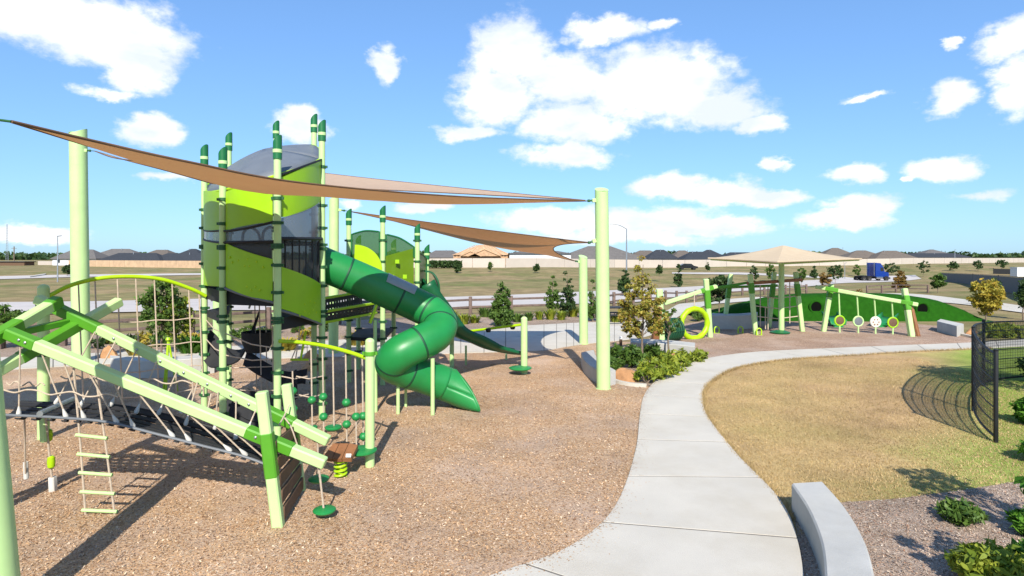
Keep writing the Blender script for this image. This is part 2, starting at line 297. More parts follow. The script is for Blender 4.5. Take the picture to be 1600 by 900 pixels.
# ------------------------------------------------------------------ mesh helpers
OFF = {}
class MB:
    def __init__(s): s.v = []; s.f = []
    def add(s, vs, fs):
        o = len(s.v); s.v += [Vector(a) for a in vs]; s.f += [[i + o for i in f] for f in fs]; return s
    def box(s, c, size, rz=0.0, ax=None):
        c = Vector(c); h = Vector(size) / 2
        m = ax if ax is not None else Matrix.Rotation(rz, 3, 'Z')
        vs = [c + m @ Vector((x * h.x, y * h.y, z * h.z)) for z in (-1, 1) for y in (-1, 1) for x in (-1, 1)]
        return s.add(vs, [(0, 2, 3, 1), (4, 5, 7, 6), (0, 1, 5, 4), (2, 6, 7, 3), (0, 4, 6, 2), (1, 3, 7, 5)])
    def bar(s, a, b, w, h=None, ch=.15, up=(0, 0, 1), roll=0.0):
        a = Vector(a); b = Vector(b); h = h or w; d = (b - a).normalized(); u = Vector(up)
        if abs(d.dot(u)) > .98: u = Vector((0, 1, 0))
        x = d.cross(u).normalized(); y = x.cross(d).normalized()
        if roll: q = Matrix.Rotation(roll, 3, d); x = q @ x; y = q @ y
        c = ch * min(w, h); W = w / 2; H = h / 2
        pr = [(W - c, -H), (W, -H + c), (W, H - c), (W - c, H), (-W + c, H), (-W, H - c), (-W, -H + c), (-W + c, -H)]
        vs = []
        e = c * .8
        for (p, k) in ((a, .86), (a + d * e, 1), (b - d * e, 1), (b, .86)):
            vs += [p + x * (q[0] * k) + y * (q[1] * k) for q in pr]
        fs = [tuple(range(7, -1, -1)), tuple(range(24, 32))]
        for r in range(3): fs += [(r * 8 + i, r * 8 + (i + 1) % 8, r * 8 + 8 + (i + 1) % 8, r * 8 + 8 + i) for i in range(8)]
        return s.add(vs, fs)
    def tube(s, pts, r, n=10, caps=True, closed=False, arc=None):
        pts = [Vector(p) for p in pts]; k = len(pts); rs = r if isinstance(r, (list, tuple)) else [r] * k
        tan = []
        for i in range(k):
            if closed: t = pts[(i + 1) % k] - pts[i - 1]
            else: t = pts[min(i + 1, k - 1)] - pts[max(i - 1, 0)]
            tan.append(t.normalized())
        u = Vector((0, 0, 1)) if abs(tan[0].z) < .95 else Vector((0, 1, 0))
        x = tan[0].cross(u).normalized(); vs = []
        a0, a1 = arc if arc else (0, 2 * math.pi); full = arc is None; m = n if full else n + 1
        for i in range(k):
            x = (x - tan[i] * x.dot(tan[i])).normalized(); y = x.cross(tan[i]).normalized()
            vs += [pts[i] + (x * math.cos(a0 + (a1 - a0) * j / n) + y * math.sin(a0 + (a1 - a0) * j / n)) * rs[i] for j in range(m)]
        fs = []
        for i in range(k if closed else k - 1):
            i2 = (i + 1) % k
            fs += [(i * m + j, i * m + (j + 1) % m, i2 * m + (j + 1) % m, i2 * m + j) for j in range(n if full else m - 1)]
        if caps and not closed and full: fs += [tuple(range(m - 1, -1, -1)), tuple(range((k - 1) * m, k * m))]
        return s.add(vs, fs)
    def lathe(s, c, prof, n=16, ax=None):
        c = Vector(c); m = ax or Matrix.Identity(3); vs = []
        for (r, z) in prof: vs += [c + m @ Vector((r * math.cos(2 * math.pi * j / n), r * math.sin(2 * math.pi * j / n), z)) for j in range(n)]
        fs = []
        for i in range(len(prof) - 1): fs += [(i * n + j, i * n + (j + 1) % n, (i + 1) * n + (j + 1) % n, (i + 1) * n + j) for j in range(n)]
        fs += [tuple(range(n - 1, -1, -1)), tuple(range((len(prof) - 1) * n, len(prof) * n))]
        return s.add(vs, fs)
    def prism(s, poly, ext):
        n = len(poly); e = Vector(ext); a = [Vector(p) for p in poly]
        return s.add(a + [p + e for p in a], [tuple(range(n - 1, -1, -1)), tuple(range(n, 2 * n))] + [(i, (i + 1) % n, n + (i + 1) % n, n + i) for i in range(n)])
    def strip(s, A, B, t=0.0, closed=False):          # sheet between two rails, with thickness t along its normal
        n = len(A); A = [Vector(p) for p in A]; B = [Vector(p) for p in B]
        if t == 0: return s.add(A + B, [(i, i + 1, n + i + 1, n + i) for i in range(n - 1)])
        nor = []
        for i in range(n):
            d = A[min(i + 1, n - 1)] - A[max(i - 1, 0)]; nor.append(d.cross(B[i] - A[i]).normalized() * t)
        vs = A + B + [A[i] + nor[i] for i in range(n)] + [B[i] + nor[i] for i in range(n)]
        fs = []
        for i in range(n - 1):
            fs += [(i, n + i, n + i + 1, i + 1), (2 * n + i, 2 * n + i + 1, 3 * n + i + 1, 3 * n + i), (i, i + 1, 2 * n + i + 1, 2 * n + i), (n + i, 3 * n + i, 3 * n + i + 1, n + i + 1)]
        fs += [(0, 2 * n, 3 * n, n), (n - 1, 2 * n - 1, 4 * n - 1, 3 * n - 1)]
        return s.add(vs, fs)
    def grid(s, rows):
        k = len(rows); n = len(rows[0]); vs = [Vector(p) for r in rows for p in r]
        return s.add(vs, [(i * n + j, i * n + j + 1, (i + 1) * n + j + 1, (i + 1) * n + j) for i in range(k - 1) for j in range(n - 1)])
    def build(s, name, m, parent=None, smooth=35):
        off = OFF.get(parent.name, Vector((0, 0, 0))) if parent else Vector((0, 0, 0))
        me = bpy.data.meshes.new(name); me.from_pydata([tuple(p - off) for p in s.v], [], s.f); me.update()
        me.materials.append(M[m] if isinstance(m, str) else m)
        if smooth: me.shade_smooth(); me.set_sharp_from_angle(angle=R(smooth))
        o = bpy.data.objects.new(name, me); COL.objects.link(o)
        if parent: o.parent = parent; OFF[o.name] = off
        return o
def tag(o, label, cat, group=None, kind=None):
    if label: o['label'] = label
    if cat: o['category'] = cat
    if group: o['group'] = group
    if kind: o['kind'] = kind
    return o
def struct(o): o['kind'] = 'structure'; return o
def thing(name, label, cat, loc, group=None):
    o = bpy.data.objects.new(name, None); COL.objects.link(o); o.location = Vector(loc); o.empty_display_size = .2
    OFF[o.name] = Vector(loc); return tag(o, label, cat, group)
def share(src, name, parent, loc):                   # another part with the same mesh, moved
    c = bpy.data.objects.new(name, src.data); COL.objects.link(c); c.parent = parent; c.location = loc; return c
def spline(pts, n=8, closed=False):
    p = [Vector(q) for q in pts]; out = []; k = len(p)
    for i in range(k if closed else k - 1):
        a = p[i - 1] if (i > 0 or closed) else p[0] * 2 - p[1]; b = p[i]; c = p[(i + 1) % k]; d = p[(i + 2) % k] if (i + 2 < k or closed) else c * 2 - b
        for j in range(n):
            t = j / n; out.append(.5 * ((2 * b) + (c - a) * t + (2 * a - 5 * b + 4 * c - d) * t * t + (3 * b - a - 3 * c + d) * t ** 3))
    if not closed: out.append(p[-1])
    return out
def lerp(a, b, t): return a + (b - a) * t
def npmesh(name, V, Fc, m, parent=None):
    me = bpy.data.meshes.new(name); V = np.asarray(V, dtype=np.float64)
    off = OFF.get(parent.name, Vector((0, 0, 0))) if parent else Vector((0, 0, 0)); V = V - np.array(off)
    k = Fc.shape[1]; me.vertices.add(len(V)); me.vertices.foreach_set('co', V.astype(np.float32).ravel())
    me.loops.add(Fc.size); me.loops.foreach_set('vertex_index', Fc.astype(np.int32).ravel())
    me.polygons.add(len(Fc)); me.polygons.foreach_set('loop_start', np.arange(0, Fc.size, k, dtype=np.int32))
    me.update(calc_edges=True); me.validate()
    me.materials.append(M[m] if isinstance(m, str) else m)
    o = bpy.data.objects.new(name, me); COL.objects.link(o)
    if parent: o.parent = parent; OFF[o.name] = off
    return o
def leaves(name, C, size, m, parent=None, aspect=1.9, up=.3, outward=None):
    n = len(C); d = rng.normal(size=(n, 3)); d /= np.linalg.norm(d, axis=1)[:, None]
    nn = rng.normal(size=(n, 3)); nn[:, 2] += up * 2
    if outward is not None: nn += outward
    sd_ = np.cross(d, nn); sd_ /= (np.linalg.norm(sd_, axis=1)[:, None] + 1e-9)
    s = size * rng.uniform(.6, 1.35, size=(n, 1)); L_ = d * s * .5 * aspect; W_ = sd_ * s * .5
    V = np.empty((n, 4, 3)); V[:, 0] = C - L_; V[:, 1] = C + W_ - L_ * .1; V[:, 2] = C + L_; V[:, 3] = C - W_ - L_ * .1
    return npmesh(name, V.reshape(-1, 3), np.arange(4 * n).reshape(n, 4), m, parent)

# ================================================================== the setting
def axis(lo, hi, step, grow, start):
    a = [0.0]; s = step
    while a[-1] < hi:
        a.append(a[-1] + s)
        if a[-1] > start: s *= grow
    b = [0.0]; s = step
    while b[-1] < lo:
        b.append(b[-1] + s)
        if b[-1] > start: s *= grow
    return np.array([-q for q in b[:0:-1]] + a)
def terrain():
    xs = axis(3000, 3000, 2.0, 1.07, 60); ys = axis(60, 3500, 2.0, 1.06, 110)
    V = np.array([(x, y, tz(x, y)) for y in ys for x in xs]); nx = len(xs); ny = len(ys)
    i, j = np.meshgrid(np.arange(ny - 1), np.arange(nx - 1), indexing='ij'); i = i.ravel(); j = j.ravel()
    Fc = np.stack([i * nx + j, i * nx + j + 1, (i + 1) * nx + j + 1, (i + 1) * nx + j], 1)
    o = npmesh('ground', V, Fc, 'ground'); o.data.shade_smooth(); struct(o)
terrain()
def sheet(name, pts, m, z):
    mb = MB(); v = [Vector((p.x, p.y, z)) for p in pts]
    mb.add(v, [tuple(range(len(v)))]); o = mb.build(name, m, smooth=0)
    if o.data.polygons[0].normal.z < 0: o.data.flip_normals()
    return struct(o)
def ribbon(name, Lp, Rp, m, dz, n=6):                 # a road draped on the terrain
    A = spline([Vector((p.x, p.y, 0)) for p in Lp], n); B = spline([Vector((p.x, p.y, 0)) for p in Rp], n)
    rows = []
    for a, b in zip(A, B):
        rows.append([Vector((q.x, q.y, tz(q.x, q.y) + dz)) for q in (lerp(a, b, t / 5) for t in range(6))])
    return struct(MB().grid(rows).build(name, m))

PL = [(640, 950), (790, 898), (895, 857), (962, 795), (993, 708), (1000, 650), (1006, 622), (1018, 604), (1034, 590), (1067, 574), (1105, 562), (1180, 552), (1300, 546), (1420, 541), (1520, 537), (1620, 531), (1760, 522)]
PR = [(1210, 1400), (1275, 1080), (1262, 945), (1228, 800), (1150, 712), (1106, 655), (1098, 628), (1100, 611), (1113, 596), (1140, 580), (1180, 570), (1240, 562), (1335, 556), (1435, 550), (1525, 546), (1625, 540), (1760, 531)]
pathL = spline([G(*p) for p in PL], 8); pathR = spline([G(*p) for p in PR], 8)
def build_path():
    base = MB().strip([Vector((p.x, p.y, .0425)) for p in pathL], [Vector((p.x, p.y, .0425)) for p in pathR])
    o = base.build('path', 'joint_dark', smooth=0); struct(o)
    for p in o.data.polygons:
        if p.normal.z < 0: o.data.flip_normals(); break
    cuts = [0]; acc = 0
    for i in range(1, len(pathL)):
        acc += ((pathL[i] + pathR[i]) / 2 - (pathL[i - 1] + pathR[i - 1]) / 2).length
        if acc > (1.45 if pathL[i].y < 30 else 1.7): cuts.append(i); acc = 0
    cuts.append(len(pathL) - 1)
    for a, b in zip(cuts[:-1], cuts[1:]):
        l = [p.copy() for p in pathL[a:b + 1]]; r = [p.copy() for p in pathR[a:b + 1]]
        for q in (l, r):
            if len(q) > 1:
                q[0] = q[0] + (q[1] - q[0]).normalized() * .016; q[-1] = q[-1] + (q[-2] - q[-1]).normalized() * .016
        poly = l + r[::-1]
        dz = random.uniform(.001, .003)
        cen = sum(poly, Vector()) / len(poly)
        top = [Vector((p.x, p.y, .045 + dz)) for p in poly]; inn = [p + (cen - p).normalized() * .005 + Vector((0, 0, .002)) for p in top]
        bot = [Vector((p.x, p.y, -.02)) for p in poly]; n = len(poly)
        mb = MB().add(inn + top + bot, [tuple(range(n))] + [(n + i, n + (i + 1) % n, (i + 1) % n, i) for i in range(n)] + [(2 * n + i, 2 * n + (i + 1) % n, n + (i + 1) % n, n + i) for i in range(n)])
        s = mb.build('slab', 'path', o, smooth=0)
        if s.data.polygons[0].normal.z < 0: s.data.flip_normals()
build_path()

lawn_pts = [p for p in pathR[18:]] + [G(1760, 545), G(2100, 640), G(1900, 730), G(1600, 752), G(1500, 768), G(1400, 781), G(1310, 787)]
sheet('lawn', lawn_pts, 'lawn', .008)
bed_pts = [G(1240, 800), G(1310, 787), G(1400, 781), G(1500, 768), G(1600, 752), G(1900, 730), G(2600, 760), G(2600, 1800), G(1250, 1800), G(1262, 945)]
sheet('planting_bed', bed_pts, 'bed', .014)
# the main play surface runs to the path on the right and to the plaza behind
plaza_low = [(-900, 640), (-300, 598), (0, 580), (150, 571), (300, 565), (480, 560), (640, 556), (720, 553), (790, 551), (850, 549), (885, 543), (910, 539), (960, 534), (1005, 528), (1032, 519)]
plaza_up = [(-900, 590), (-300, 572), (0, 560), (150, 553), (300, 546), (480, 535), (640, 526), (720, 520), (790, 512), (850, 508), (885, 506), (910, 505), (960, 503), (1005, 501), (1040, 498)]
play = [G(x, y) for x, y in plaza_low[:-2]] + [G(1000, 536), G(1010, 560), G(985, 590)] + [p for p in pathL[::-1] if p.y < G(0, 604).y] + [Vector((-14, 3, 0)), Vector((-40, 3, 0))]
sheet('play_surface', play, 'mulch', .018)
far = [G(*p) for p in [(1000, 560), (1003, 536), (1032, 519), (1060, 508), (1110, 500), (1180, 500), (1260, 501), (1350, 503), (1430, 506), (1480, 511), (1512, 522), (1535, 534)]]
far += [p for p in pathL[::-1] if G(1045, 585).y < p.y and p.x < G(1530, 537).x] + [G(1085, 562)]
sheet('far_play_surface', far, 'mulch_far', .012)
sheet('planter_soil', [G(*p) for p in [(955, 545), (1000, 540), (1085, 556), (1110, 560), (1080, 572), (1045, 587), (1020, 604), (1008, 604), (960, 598)]], 'bed', .024)
# plaza slabs behind the playground
def plaza():
    A = spline([G(*p) for p in plaza_low], 4); B = spline([G(*p) for p in plaza_up], 4)
    o = struct(MB().strip([Vector((p.x, p.y, .012)) for p in A], [Vector((p.x, p.y, .012)) for p in B]).build('plaza', 'joint_dark', smooth=0))
    if o.data.polygons[0].normal.z < 0: o.data.flip_normals()
    for i in range(0, len(A) - 2, 2):
        l = A[i:i + 3]; r = B[i:i + 3]
        for h in range(2):
            ll = [lerp(a, b, h * .5 + .004) for a, b in zip(l, r)]; rr = [lerp(a, b, h * .5 + .496) for a, b in zip(l, r)]
            for q in (ll, rr): q[0] = q[0] + (q[1] - q[0]).normalized() * .012; q[-1] = q[-1] + (q[-2] - q[-1]).normalized() * .012
            poly = [Vector((p.x, p.y, .034)) for p in ll + rr[::-1]]
            MB().prism(poly, (0, 0, -.03)).build('slab', 'path', o, smooth=0)
plaza()
bedB = [G(*p) for p in plaza_up] + [G(*p) for p in [(1060, 485), (960, 489), (860, 490), (700, 493), (480, 505), (300, 518), (0, 530), (-900, 560)]]
sheet('back_bed', bedB, 'bed', .016)
# roads
ribbon('road', [T(-600, 505), T(-100, 496), T(300, 487), T(500, 486), T(700, 484), T(900, 476), T(1050, 466), T(1150, 457), T(1250, 449), T(1340, 442), T(1440, 436)],
       [T(-600, 480), T(-100, 474), T(300, 468), T(500, 467), T(700, 465), T(900, 457), T(1050, 450), T(1150, 444), T(1250, 439), T(1340, 434), T(1430, 430)], 'road', .06)
ribbon('far_road', [T(-300, 441), T(-50, 438), T(100, 434), T(260, 431), T(420, 429)], [T(-300, 435), T(-50, 433), T(100, 430), T(260, 428), T(420, 426.5)], 'road', .08)
ribbon('side_path', [G(1032, 519, .0), G(1062, 495), T(1095, 481), T(1150, 473), T(1230, 467.5), T(1300, 465), T(1400, 464), T(1500, 476), T(1600, 490), T(1750, 505)],
       [G(1010, 500), G(1045, 485), T(1080, 474), T(1140, 468), T(1225, 463), T(1300, 461), T(1405, 459), T(1510, 469), T(1610, 481), T(1760, 496)], 'path', .05)
ribbon('back_road', [T(1050, 428), T(1200, 431), T(1300, 436), T(1345, 440)], [T(1050, 426), T(1200, 428), T(1300, 432), T(1350, 436)], 'road', .07)
# kerb at the planter and at the far play area
def kerb(pts, label, w=.11, h=.09):
    c = spline([G(*p) for p in pts], 6); mb = MB(); rows = []
    for i, p in enumerate(c):
        d = (c[min(i + 1, len(c) - 1)] - c[max(i - 1, 0)]).normalized(); s = Vector((-d.y, d.x, 0)) * w / 2
        rows.append([p - s - Vector((0, 0, .02)), p - s * .95 + Vector((0, 0, h)), p + s * .95 + Vector((0, 0, h)), p + s - Vector((0, 0, .02))])
    o = mb.grid(rows).build('kerb', 'path'); tag(o, label, 'kerb')
kerb([(950, 592), (962, 599), (985, 604), (1010, 606)], 'thin pale concrete kerb below the orange boulder by the path')
kerb([(1098, 560), (1085, 558), (1070, 556)], 'short pale kerb between planter shrubs and far play area')
kerb([(1478, 518), (1500, 524), (1530, 531)], 'thin kerb beside the far block bench next to the turf mound')

# ================================================================== concrete benches
def wall_bench(name, label, inner, outer, h, m='bench', z=0.0):
    A = spline(inner, 8); B = spline(outer, 8); n = len(A); t = thing(name, label, 'bench', (A[0] + B[0]) / 2)
    mb = MB(); rows = []
    for a, b in zip(A, B):
        d = (b - a).normalized() * .02
        rows.append([Vector((a.x, a.y, z - .05)), Vector((a.x, a.y, z + h - .018)), Vector((a.x + d.x, a.y + d.y, z + h)), Vector((b.x - d.x, b.y - d.y, z + h)), Vector((b.x, b.y, z + h - .018)), Vector((b.x, b.y, z - .05))])
    mb.grid(rows); o = len(mb.v); mb.f += [(0, 1, 2, 3, 4, 5), tuple(o - 6 + i for i in range(5, -1, -1))]
    b = mb.build('seat_wall', m, t, smooth=30)
    return t
wall_bench('concrete_bench', 'curved pale concrete seat wall in the foreground beside the path', [G(1237, 802), G(1262, 845), G(1283, 905), G(1290, 980), G(1290, 1100)],
           [G(1237, 802) + Vector((.40, .06, 0)), G(1262, 845) + Vector((.41, .03, 0)), G(1283, 905) + Vector((.41, 0, 0)), G(1290, 980) + Vector((.41, 0, 0)), G(1290, 1100) + Vector((.41, 0, 0))], .35)
wall_bench('concrete_bench', 'curved concrete seat wall behind the tall right shade post', [G(944, 606), G(925, 596), G(912, 583), G(908, 571)], [G(962, 602), G(944, 590), G(932, 578), G(928, 566)], .36)
wall_bench('concrete_bench', 'short straight concrete wall between the planter and the dark green barrel', [G(1086, 564), G(1040, 559), G(985, 556)], [G(1086, 557), G(1040, 552), G(985, 549)], .42)
wall_bench('concrete_bench', 'long shaded concrete retaining wall behind the lime ring', [G(1112, 514), G(1150, 515), G(1182, 513)], [G(1112, 510), G(1150, 511), G(1184, 508)], .58)
wall_bench('concrete_bench', 'short block bench near the right end of the turf mound', [G(1495, 527), G(1478, 522), G(1464, 518)], [G(1506, 523), G(1486, 518), G(1470, 514)], .42)
wall_bench('concrete_bench', 'long grey planter wall at left behind the beam climber', [G(172, 588), G(230, 592), G(290, 589), G(335, 584)], [G(172, 582), G(230, 586), G(290, 583), G(335, 578)], .45)

# ================================================================== shade posts and sails
def shade_post(base, top, r, label, hooks):
    base = Vector(base); top = Vector(top)
    t = thing('shade_post', label, 'post', base, 'steel posts that carry the shade sails')
    d = (top - base); L_ = d.length; dn = d.normalized(); m = dn.to_track_quat('Z', 'Y').to_matrix(); n = 28
    mb = MB(); vs = []
    for (k, zz) in ((0, -.1), (1, L_ * .5), (2, L_ - .05)):
        vs += [base + m @ Vector((r * math.cos(2 * math.pi * j / n), r * math.sin(2 * math.pi * j / n), zz)) for j in range(n)]
    vs += [base + m @ Vector((r * math.cos(2 * math.pi * j / n), r * math.sin(2 * math.pi * j / n), L_ - .05)) for j in range(n)]
    for j in range(n):                                # angled cut at the head
        a = 2 * math.pi * j / n; vs[3 * n + j] = base + m @ Vector((r * math.cos(a), r * math.sin(a), L_ + .18 * r * 2 * (-math.cos(a) + .6 * math.sin(a))))
    fs = [(i * n + j, i * n + (j + 1) % n, (i + 1) * n + (j + 1) % n, (i + 1) * n + j) for i in range(3) for j in range(n)] + [tuple(range(3 * n, 4 * n)), tuple(range(n - 1, -1, -1))]
    mb.add(vs, fs).build('shaft', 'post', t, smooth=40)
    MB().lathe(base + Vector((0, 0, -.02)), [(r + .03, 0), (r + .03, .035), (r + .004, .045)], 24).build('base_collar', 'post', t)
    for (q, dest) in hooks:
        q = Vector(q); dest = Vector(dest); e = (dest - q).normalized(); s = q - e * .02
        h = MB().bar(s, s + e * .09, .05, .09).build('lug', 'post', t)
        mb = MB().tube([s + e * .07, s + e * .16], .022, 8)
        mb.tube([s + e * .16, dest], .012, 6); mb.lathe(s + e * .17 - Vector((0, 0, .03)), [(.03, 0), (.036, .03), (.03, .06)], 10)
        mb.build('turnbuckle', 'ring', t)
    return t
A_at = P(18, 190, 4.95); B_at = P(916, 314, 13.66); C_at = P(148, 236, 17.15)
E_at = P(545, 330, 18.9); B2_at = P(921, 379, 13.72); F_at = P(899, 408, 20.8)
pA = Vector((-4.16, 4.95, 0))
shade_post(pA, (-4.62, 5.0, 4.5), .15, 'pale green shade post cut off by the left edge, nearest the camera', [(P(-70, 182, 5.0) + Vector((.14, 0, 0)), A_at)])
pB = G(943, 608); shade_post(pB, P(940, 296, 13.8), .155, 'tallest pale green shade post, between the play surface and the planter', [(P(930, 313, 13.7), B_at), (P(930, 376, 13.75), B2_at)])
pC = G(127, 566); shade_post(pC, P(122, 205, 17.4), .225, 'thick pale green shade post standing behind the beam climber', [(P(133, 235, 17.2), C_at)])
pE = G(521, 553, 0); shade_post(pE, P(522, 312, 18.9), .15, 'pale green shade post mostly hidden behind the lime tower', [(P(530, 328, 18.85), E_at)])
pF = G(912, 538); shade_post(pF, P(911, 401, 20.9), .15, 'short pale green shade post at the plaza edge', [(P(906, 409, 20.85), F_at)])

def sail(a, b, c, label, belly, pull, n=26):
    t = thing('shade_sail', label, 'shade sail', (a + b + c) / 3, 'shade sails over the playground')
    idx = {}; vs = []; fs = []
    def pt(w):
        p = a * w[0] + b * w[1] + c * w[2]; q = Vector()
        for (i, j, k, pp, (u, v, o)) in ((0, 1, 2, pull[0], (a, b, c)), (1, 2, 0, pull[1], (b, c, a)), (2, 0, 1, pull[2], (c, a, b))):
            e = 4 * w[i] * w[j] * (1 - w[k]) ** 2; inn = o - (u + v) / 2; q += inn * e * pp
        z = -belly * 27 * w[0] * w[1] * w[2]
        return p + q + Vector((0, 0, z))
    for i in range(n + 1):
        for j in range(n + 1 - i):
            idx[i, j] = len(vs); vs.append(pt((i / n, j / n, 1 - (i + j) / n)))
    for i in range(n):
        for j in range(n - i):
            fs.append((idx[i, j], idx[i + 1, j], idx[i, j + 1]))
            if i + j < n - 1: fs.append((idx[i + 1, j], idx[i + 1, j + 1], idx[i, j + 1]))
    MB().add(vs, fs).build('fabric', 'sail', t, smooth=60)
    for e in range(3):
        pts = []
        for k in range(n + 1):
            s = k / n; w = [0, 0, 0]; w[e] = 1 - s; w[(e + 1) % 3] = s; pts.append(pt(w))
        MB().tube(pts, .014, 6).build('hem_cable', 'hem', t)
    return t
def long_sail():
    t = thing('shade_sail', 'long brown shade sail stretched across the front of the lime tower', 'shade sail', (A_at + B_at) / 2, 'shade sails over the playground')
    near = spline([A_at, P(150, 221, 5.7), P(290, 252, 6.4), P(475, 286, 7.8), P(719, 307, 10.7), B_at], 10)
    m1, m2 = P(215, 249, 9.0), P(330, 286, 9.8)
    f1 = spline([A_at, P(150, 231, 6.9), m1], 8); f2 = [lerp(m1, m2, i / 8) for i in range(9)]; f3 = spline([m2, P(428, 297, 9.2), P(560, 310, 10.2), P(702, 318, 11.75), B_at], 9)
    farc = f1 + f2[1:] + f3[1:]
    def resample(c, n):
        L = [0]
        for a, b in zip(c[:-1], c[1:]): L.append(L[-1] + (b - a).length)
        out = []
        for k in range(n + 1):
            d = L[-1] * k / n; j = 0
            while j < len(L) - 2 and L[j + 1] < d: j += 1
            out.append(lerp(c[j], c[j + 1], (d - L[j]) / max(1e-6, L[j + 1] - L[j])))
        return out
    N_ = resample(near, 60); Q_ = resample(farc, 60); rows = []
    for a, b in zip(N_, Q_):
        w = (b - a).length; rows.append([lerp(a, b, k / 8) - Vector((0, 0, .05 * w * 4 * (k / 8) * (1 - k / 8))) for k in range(9)])
    fab = MB().grid(rows).build('fabric', 'sail', t, smooth=70)
    ca = spline([m1, P(200, 250, 12.0), P(172, 245, 14.8), C_at], 8); cb = spline([m2, P(262, 267, 11.3), P(196, 250, 14.2), C_at], 8)
    MB().grid([[lerp(a, b, k / 6) for k in range(7)] for a, b in zip(ca, cb)]).build('fabric', 'sail', t, smooth=70)
    for c in (near, f1 + ca[1:], cb[::-1] + f3[1:]): MB().tube(c, .014, 6).build('hem_cable', 'hem', t)
long_sail()
sail(E_at, B2_at, F_at, 'smaller brown triangular shade sail between three posts behind the tube slide', .24, (.03, .11, .0))
B3_at = P(914, 313, 13.9); K1 = P(352, 286, 21.6); K2 = P(440, 262, 26.6)
shade_post(Vector((K1.x - .3, 21.6, 0)), K1 + Vector((-.3, 0, .35)), .13, 'slim pale shade post hidden behind the left posts of the lime tower', [(K1 - Vector((.15, 0, 0)), K1)])
shade_post(Vector((K2.x - .3, 26.6, 0)), K2 + Vector((-.3, 0, .35)), .13, 'slim pale shade post hidden behind the front post of the lime tower', [(K2 - Vector((.15, 0, 0)), K2)])
sail(K1, B3_at, K2, 'pale sunlit shade sail running behind the lime tower to the tall right post', .05, (.03, .05, .06))
# a further sail stands just outside the left edge and shades the chips behind the climber
L1 = Vector((-12.2, 5.5, 5.4)); L2 = Vector((-9.05, 10.45, 5.6)); A2 = Vector((-4.85, 5.05, 4.25))
shade_post(Vector((-12.6, 5.4, 0)), L1 + Vector((-.4, -.1, .3)), .15, 'shade post outside the left edge carrying the outer corner of the left sail', [(L1 - Vector((.2, 0, 0)), L1)])
shade_post(Vector((-9.4, 10.75, 0)), L2 + Vector((-.35, .3, .3)), .15, 'shade post just outside the left edge behind the beam climber', [(L2 + Vector((-.17, .15, 0)), L2)])
sail(A2, L1, L2, 'shade sail outside the left edge that shades the chips behind the climber', .1, (.04, .05, .04))

# ================================================================== play tower
RING = {}
def ring_part(parent, thingloc, x, y, z, r, m='ring'):
    key = (round(r, 3), m)
    if key not in RING:
        mb = MB().lathe((0, 0, -.03), [(r, 0), (r + .016, .004), (r + .016, .052), (r, .056)], 18)
        for a in (0, math.pi): mb.box((math.cos(a) * (r + .022), math.sin(a) * (r + .022), 0), (.04, .03, .045))
        o = mb.build('clamp', m); o.parent = parent; o.location = Vector((x, y, z)) - thingloc; RING[key] = o; return o
    return share(RING[key], 'clamp', parent, Vector((x, y, z)) - thingloc)
def play_post(t, x, y, z1, r=.058, rings=(), cap=True, z0=0.0, m='post'):
    loc = OFF[t.name]
    n = 20; mb = MB().tube([(x, y, z0 - .08), (x, y, (z0 + z1) / 2), (x, y, z1 - (.2 if cap else .0))], r, n)
    if not cap: mb.lathe((x, y, z1 - .002), [(r, 0), (r * .9, r * .35), (r * .6, r * .62), (r * .2, r * .75)], n)
    p = mb.build('post', m, t)
    if cap:
        mb = MB(); vs = []
        for k, zz in enumerate((z1 - .30, z1 - .30, z1 - .06, z1)):
            for j in range(n):
                a = 2 * math.pi * j / n; rr = (r + .002) if k == 0 else r + .013
                z = zz + (.075 * (math.cos(a + .4) + .2) if k == 3 else 0)
                vs.append(Vector((x + rr * math.cos(a), y + rr * math.sin(a), z)))
        mb.add(vs, [(i * n + j, i * n + (j + 1) % n, (i + 1) * n + (j + 1) % n, (i + 1) * n + j) for i in range(3) for j in range(n)] + [tuple(range(3 * n, 4 * n))])
        mb.build('cap', 'dgreen', p)
        MB().lathe((x, y, z1 - .2), [(r + .012, 0), (r + .0165, .004), (r + .0165, .055), (r + .012, .059)], n).build('cap_band', 'post', p)
    for z in rings: ring_part(p, loc, x, y, z, r)
    return p

TP = {'p5': (-3.50, 11.2), 'p4': (-3.78, 9.8), 'p2': (-4.85, 10.2), 'p1': (-5.92, 11.7), 'p3': (-6.1, 13.1), 'p4b': (-5.2, 13.4), 'p6': (-4.2, 12.9)}
TOP = {'p5': 5.44, 'p4': 4.88, 'p2': 4.76, 'p1': 5.08, 'p3': 5.6, 'p4b': 5.92, 'p6': 5.95}
order = ['p5', 'p4', 'p2', 'p1', 'p3', 'p4b', 'p6']
cen = Vector((sum(TP[k][0] for k in order) / 7, sum(TP[k][1] for k in order) / 7, 0))
tower = thing('play_tower', 'tall lime green climbing tower with grey roof, pale posts and curved panels', 'play tower', cen)
for k in order:
    zs = [.35, .75, 1.15, 1.55, 1.95, 2.02, 2.45, 2.85, 3.15, 3.22, 3.55, 3.95]
    if k in ('p5', 'p6'): zs += [4.25, 4.7]
    play_post(tower, *TP[k], TOP[k], rings=[z + random.uniform(-.04, .04) for z in zs])
def zy(py, k): return EYE - (py - HZ) / F * TP[k][1]
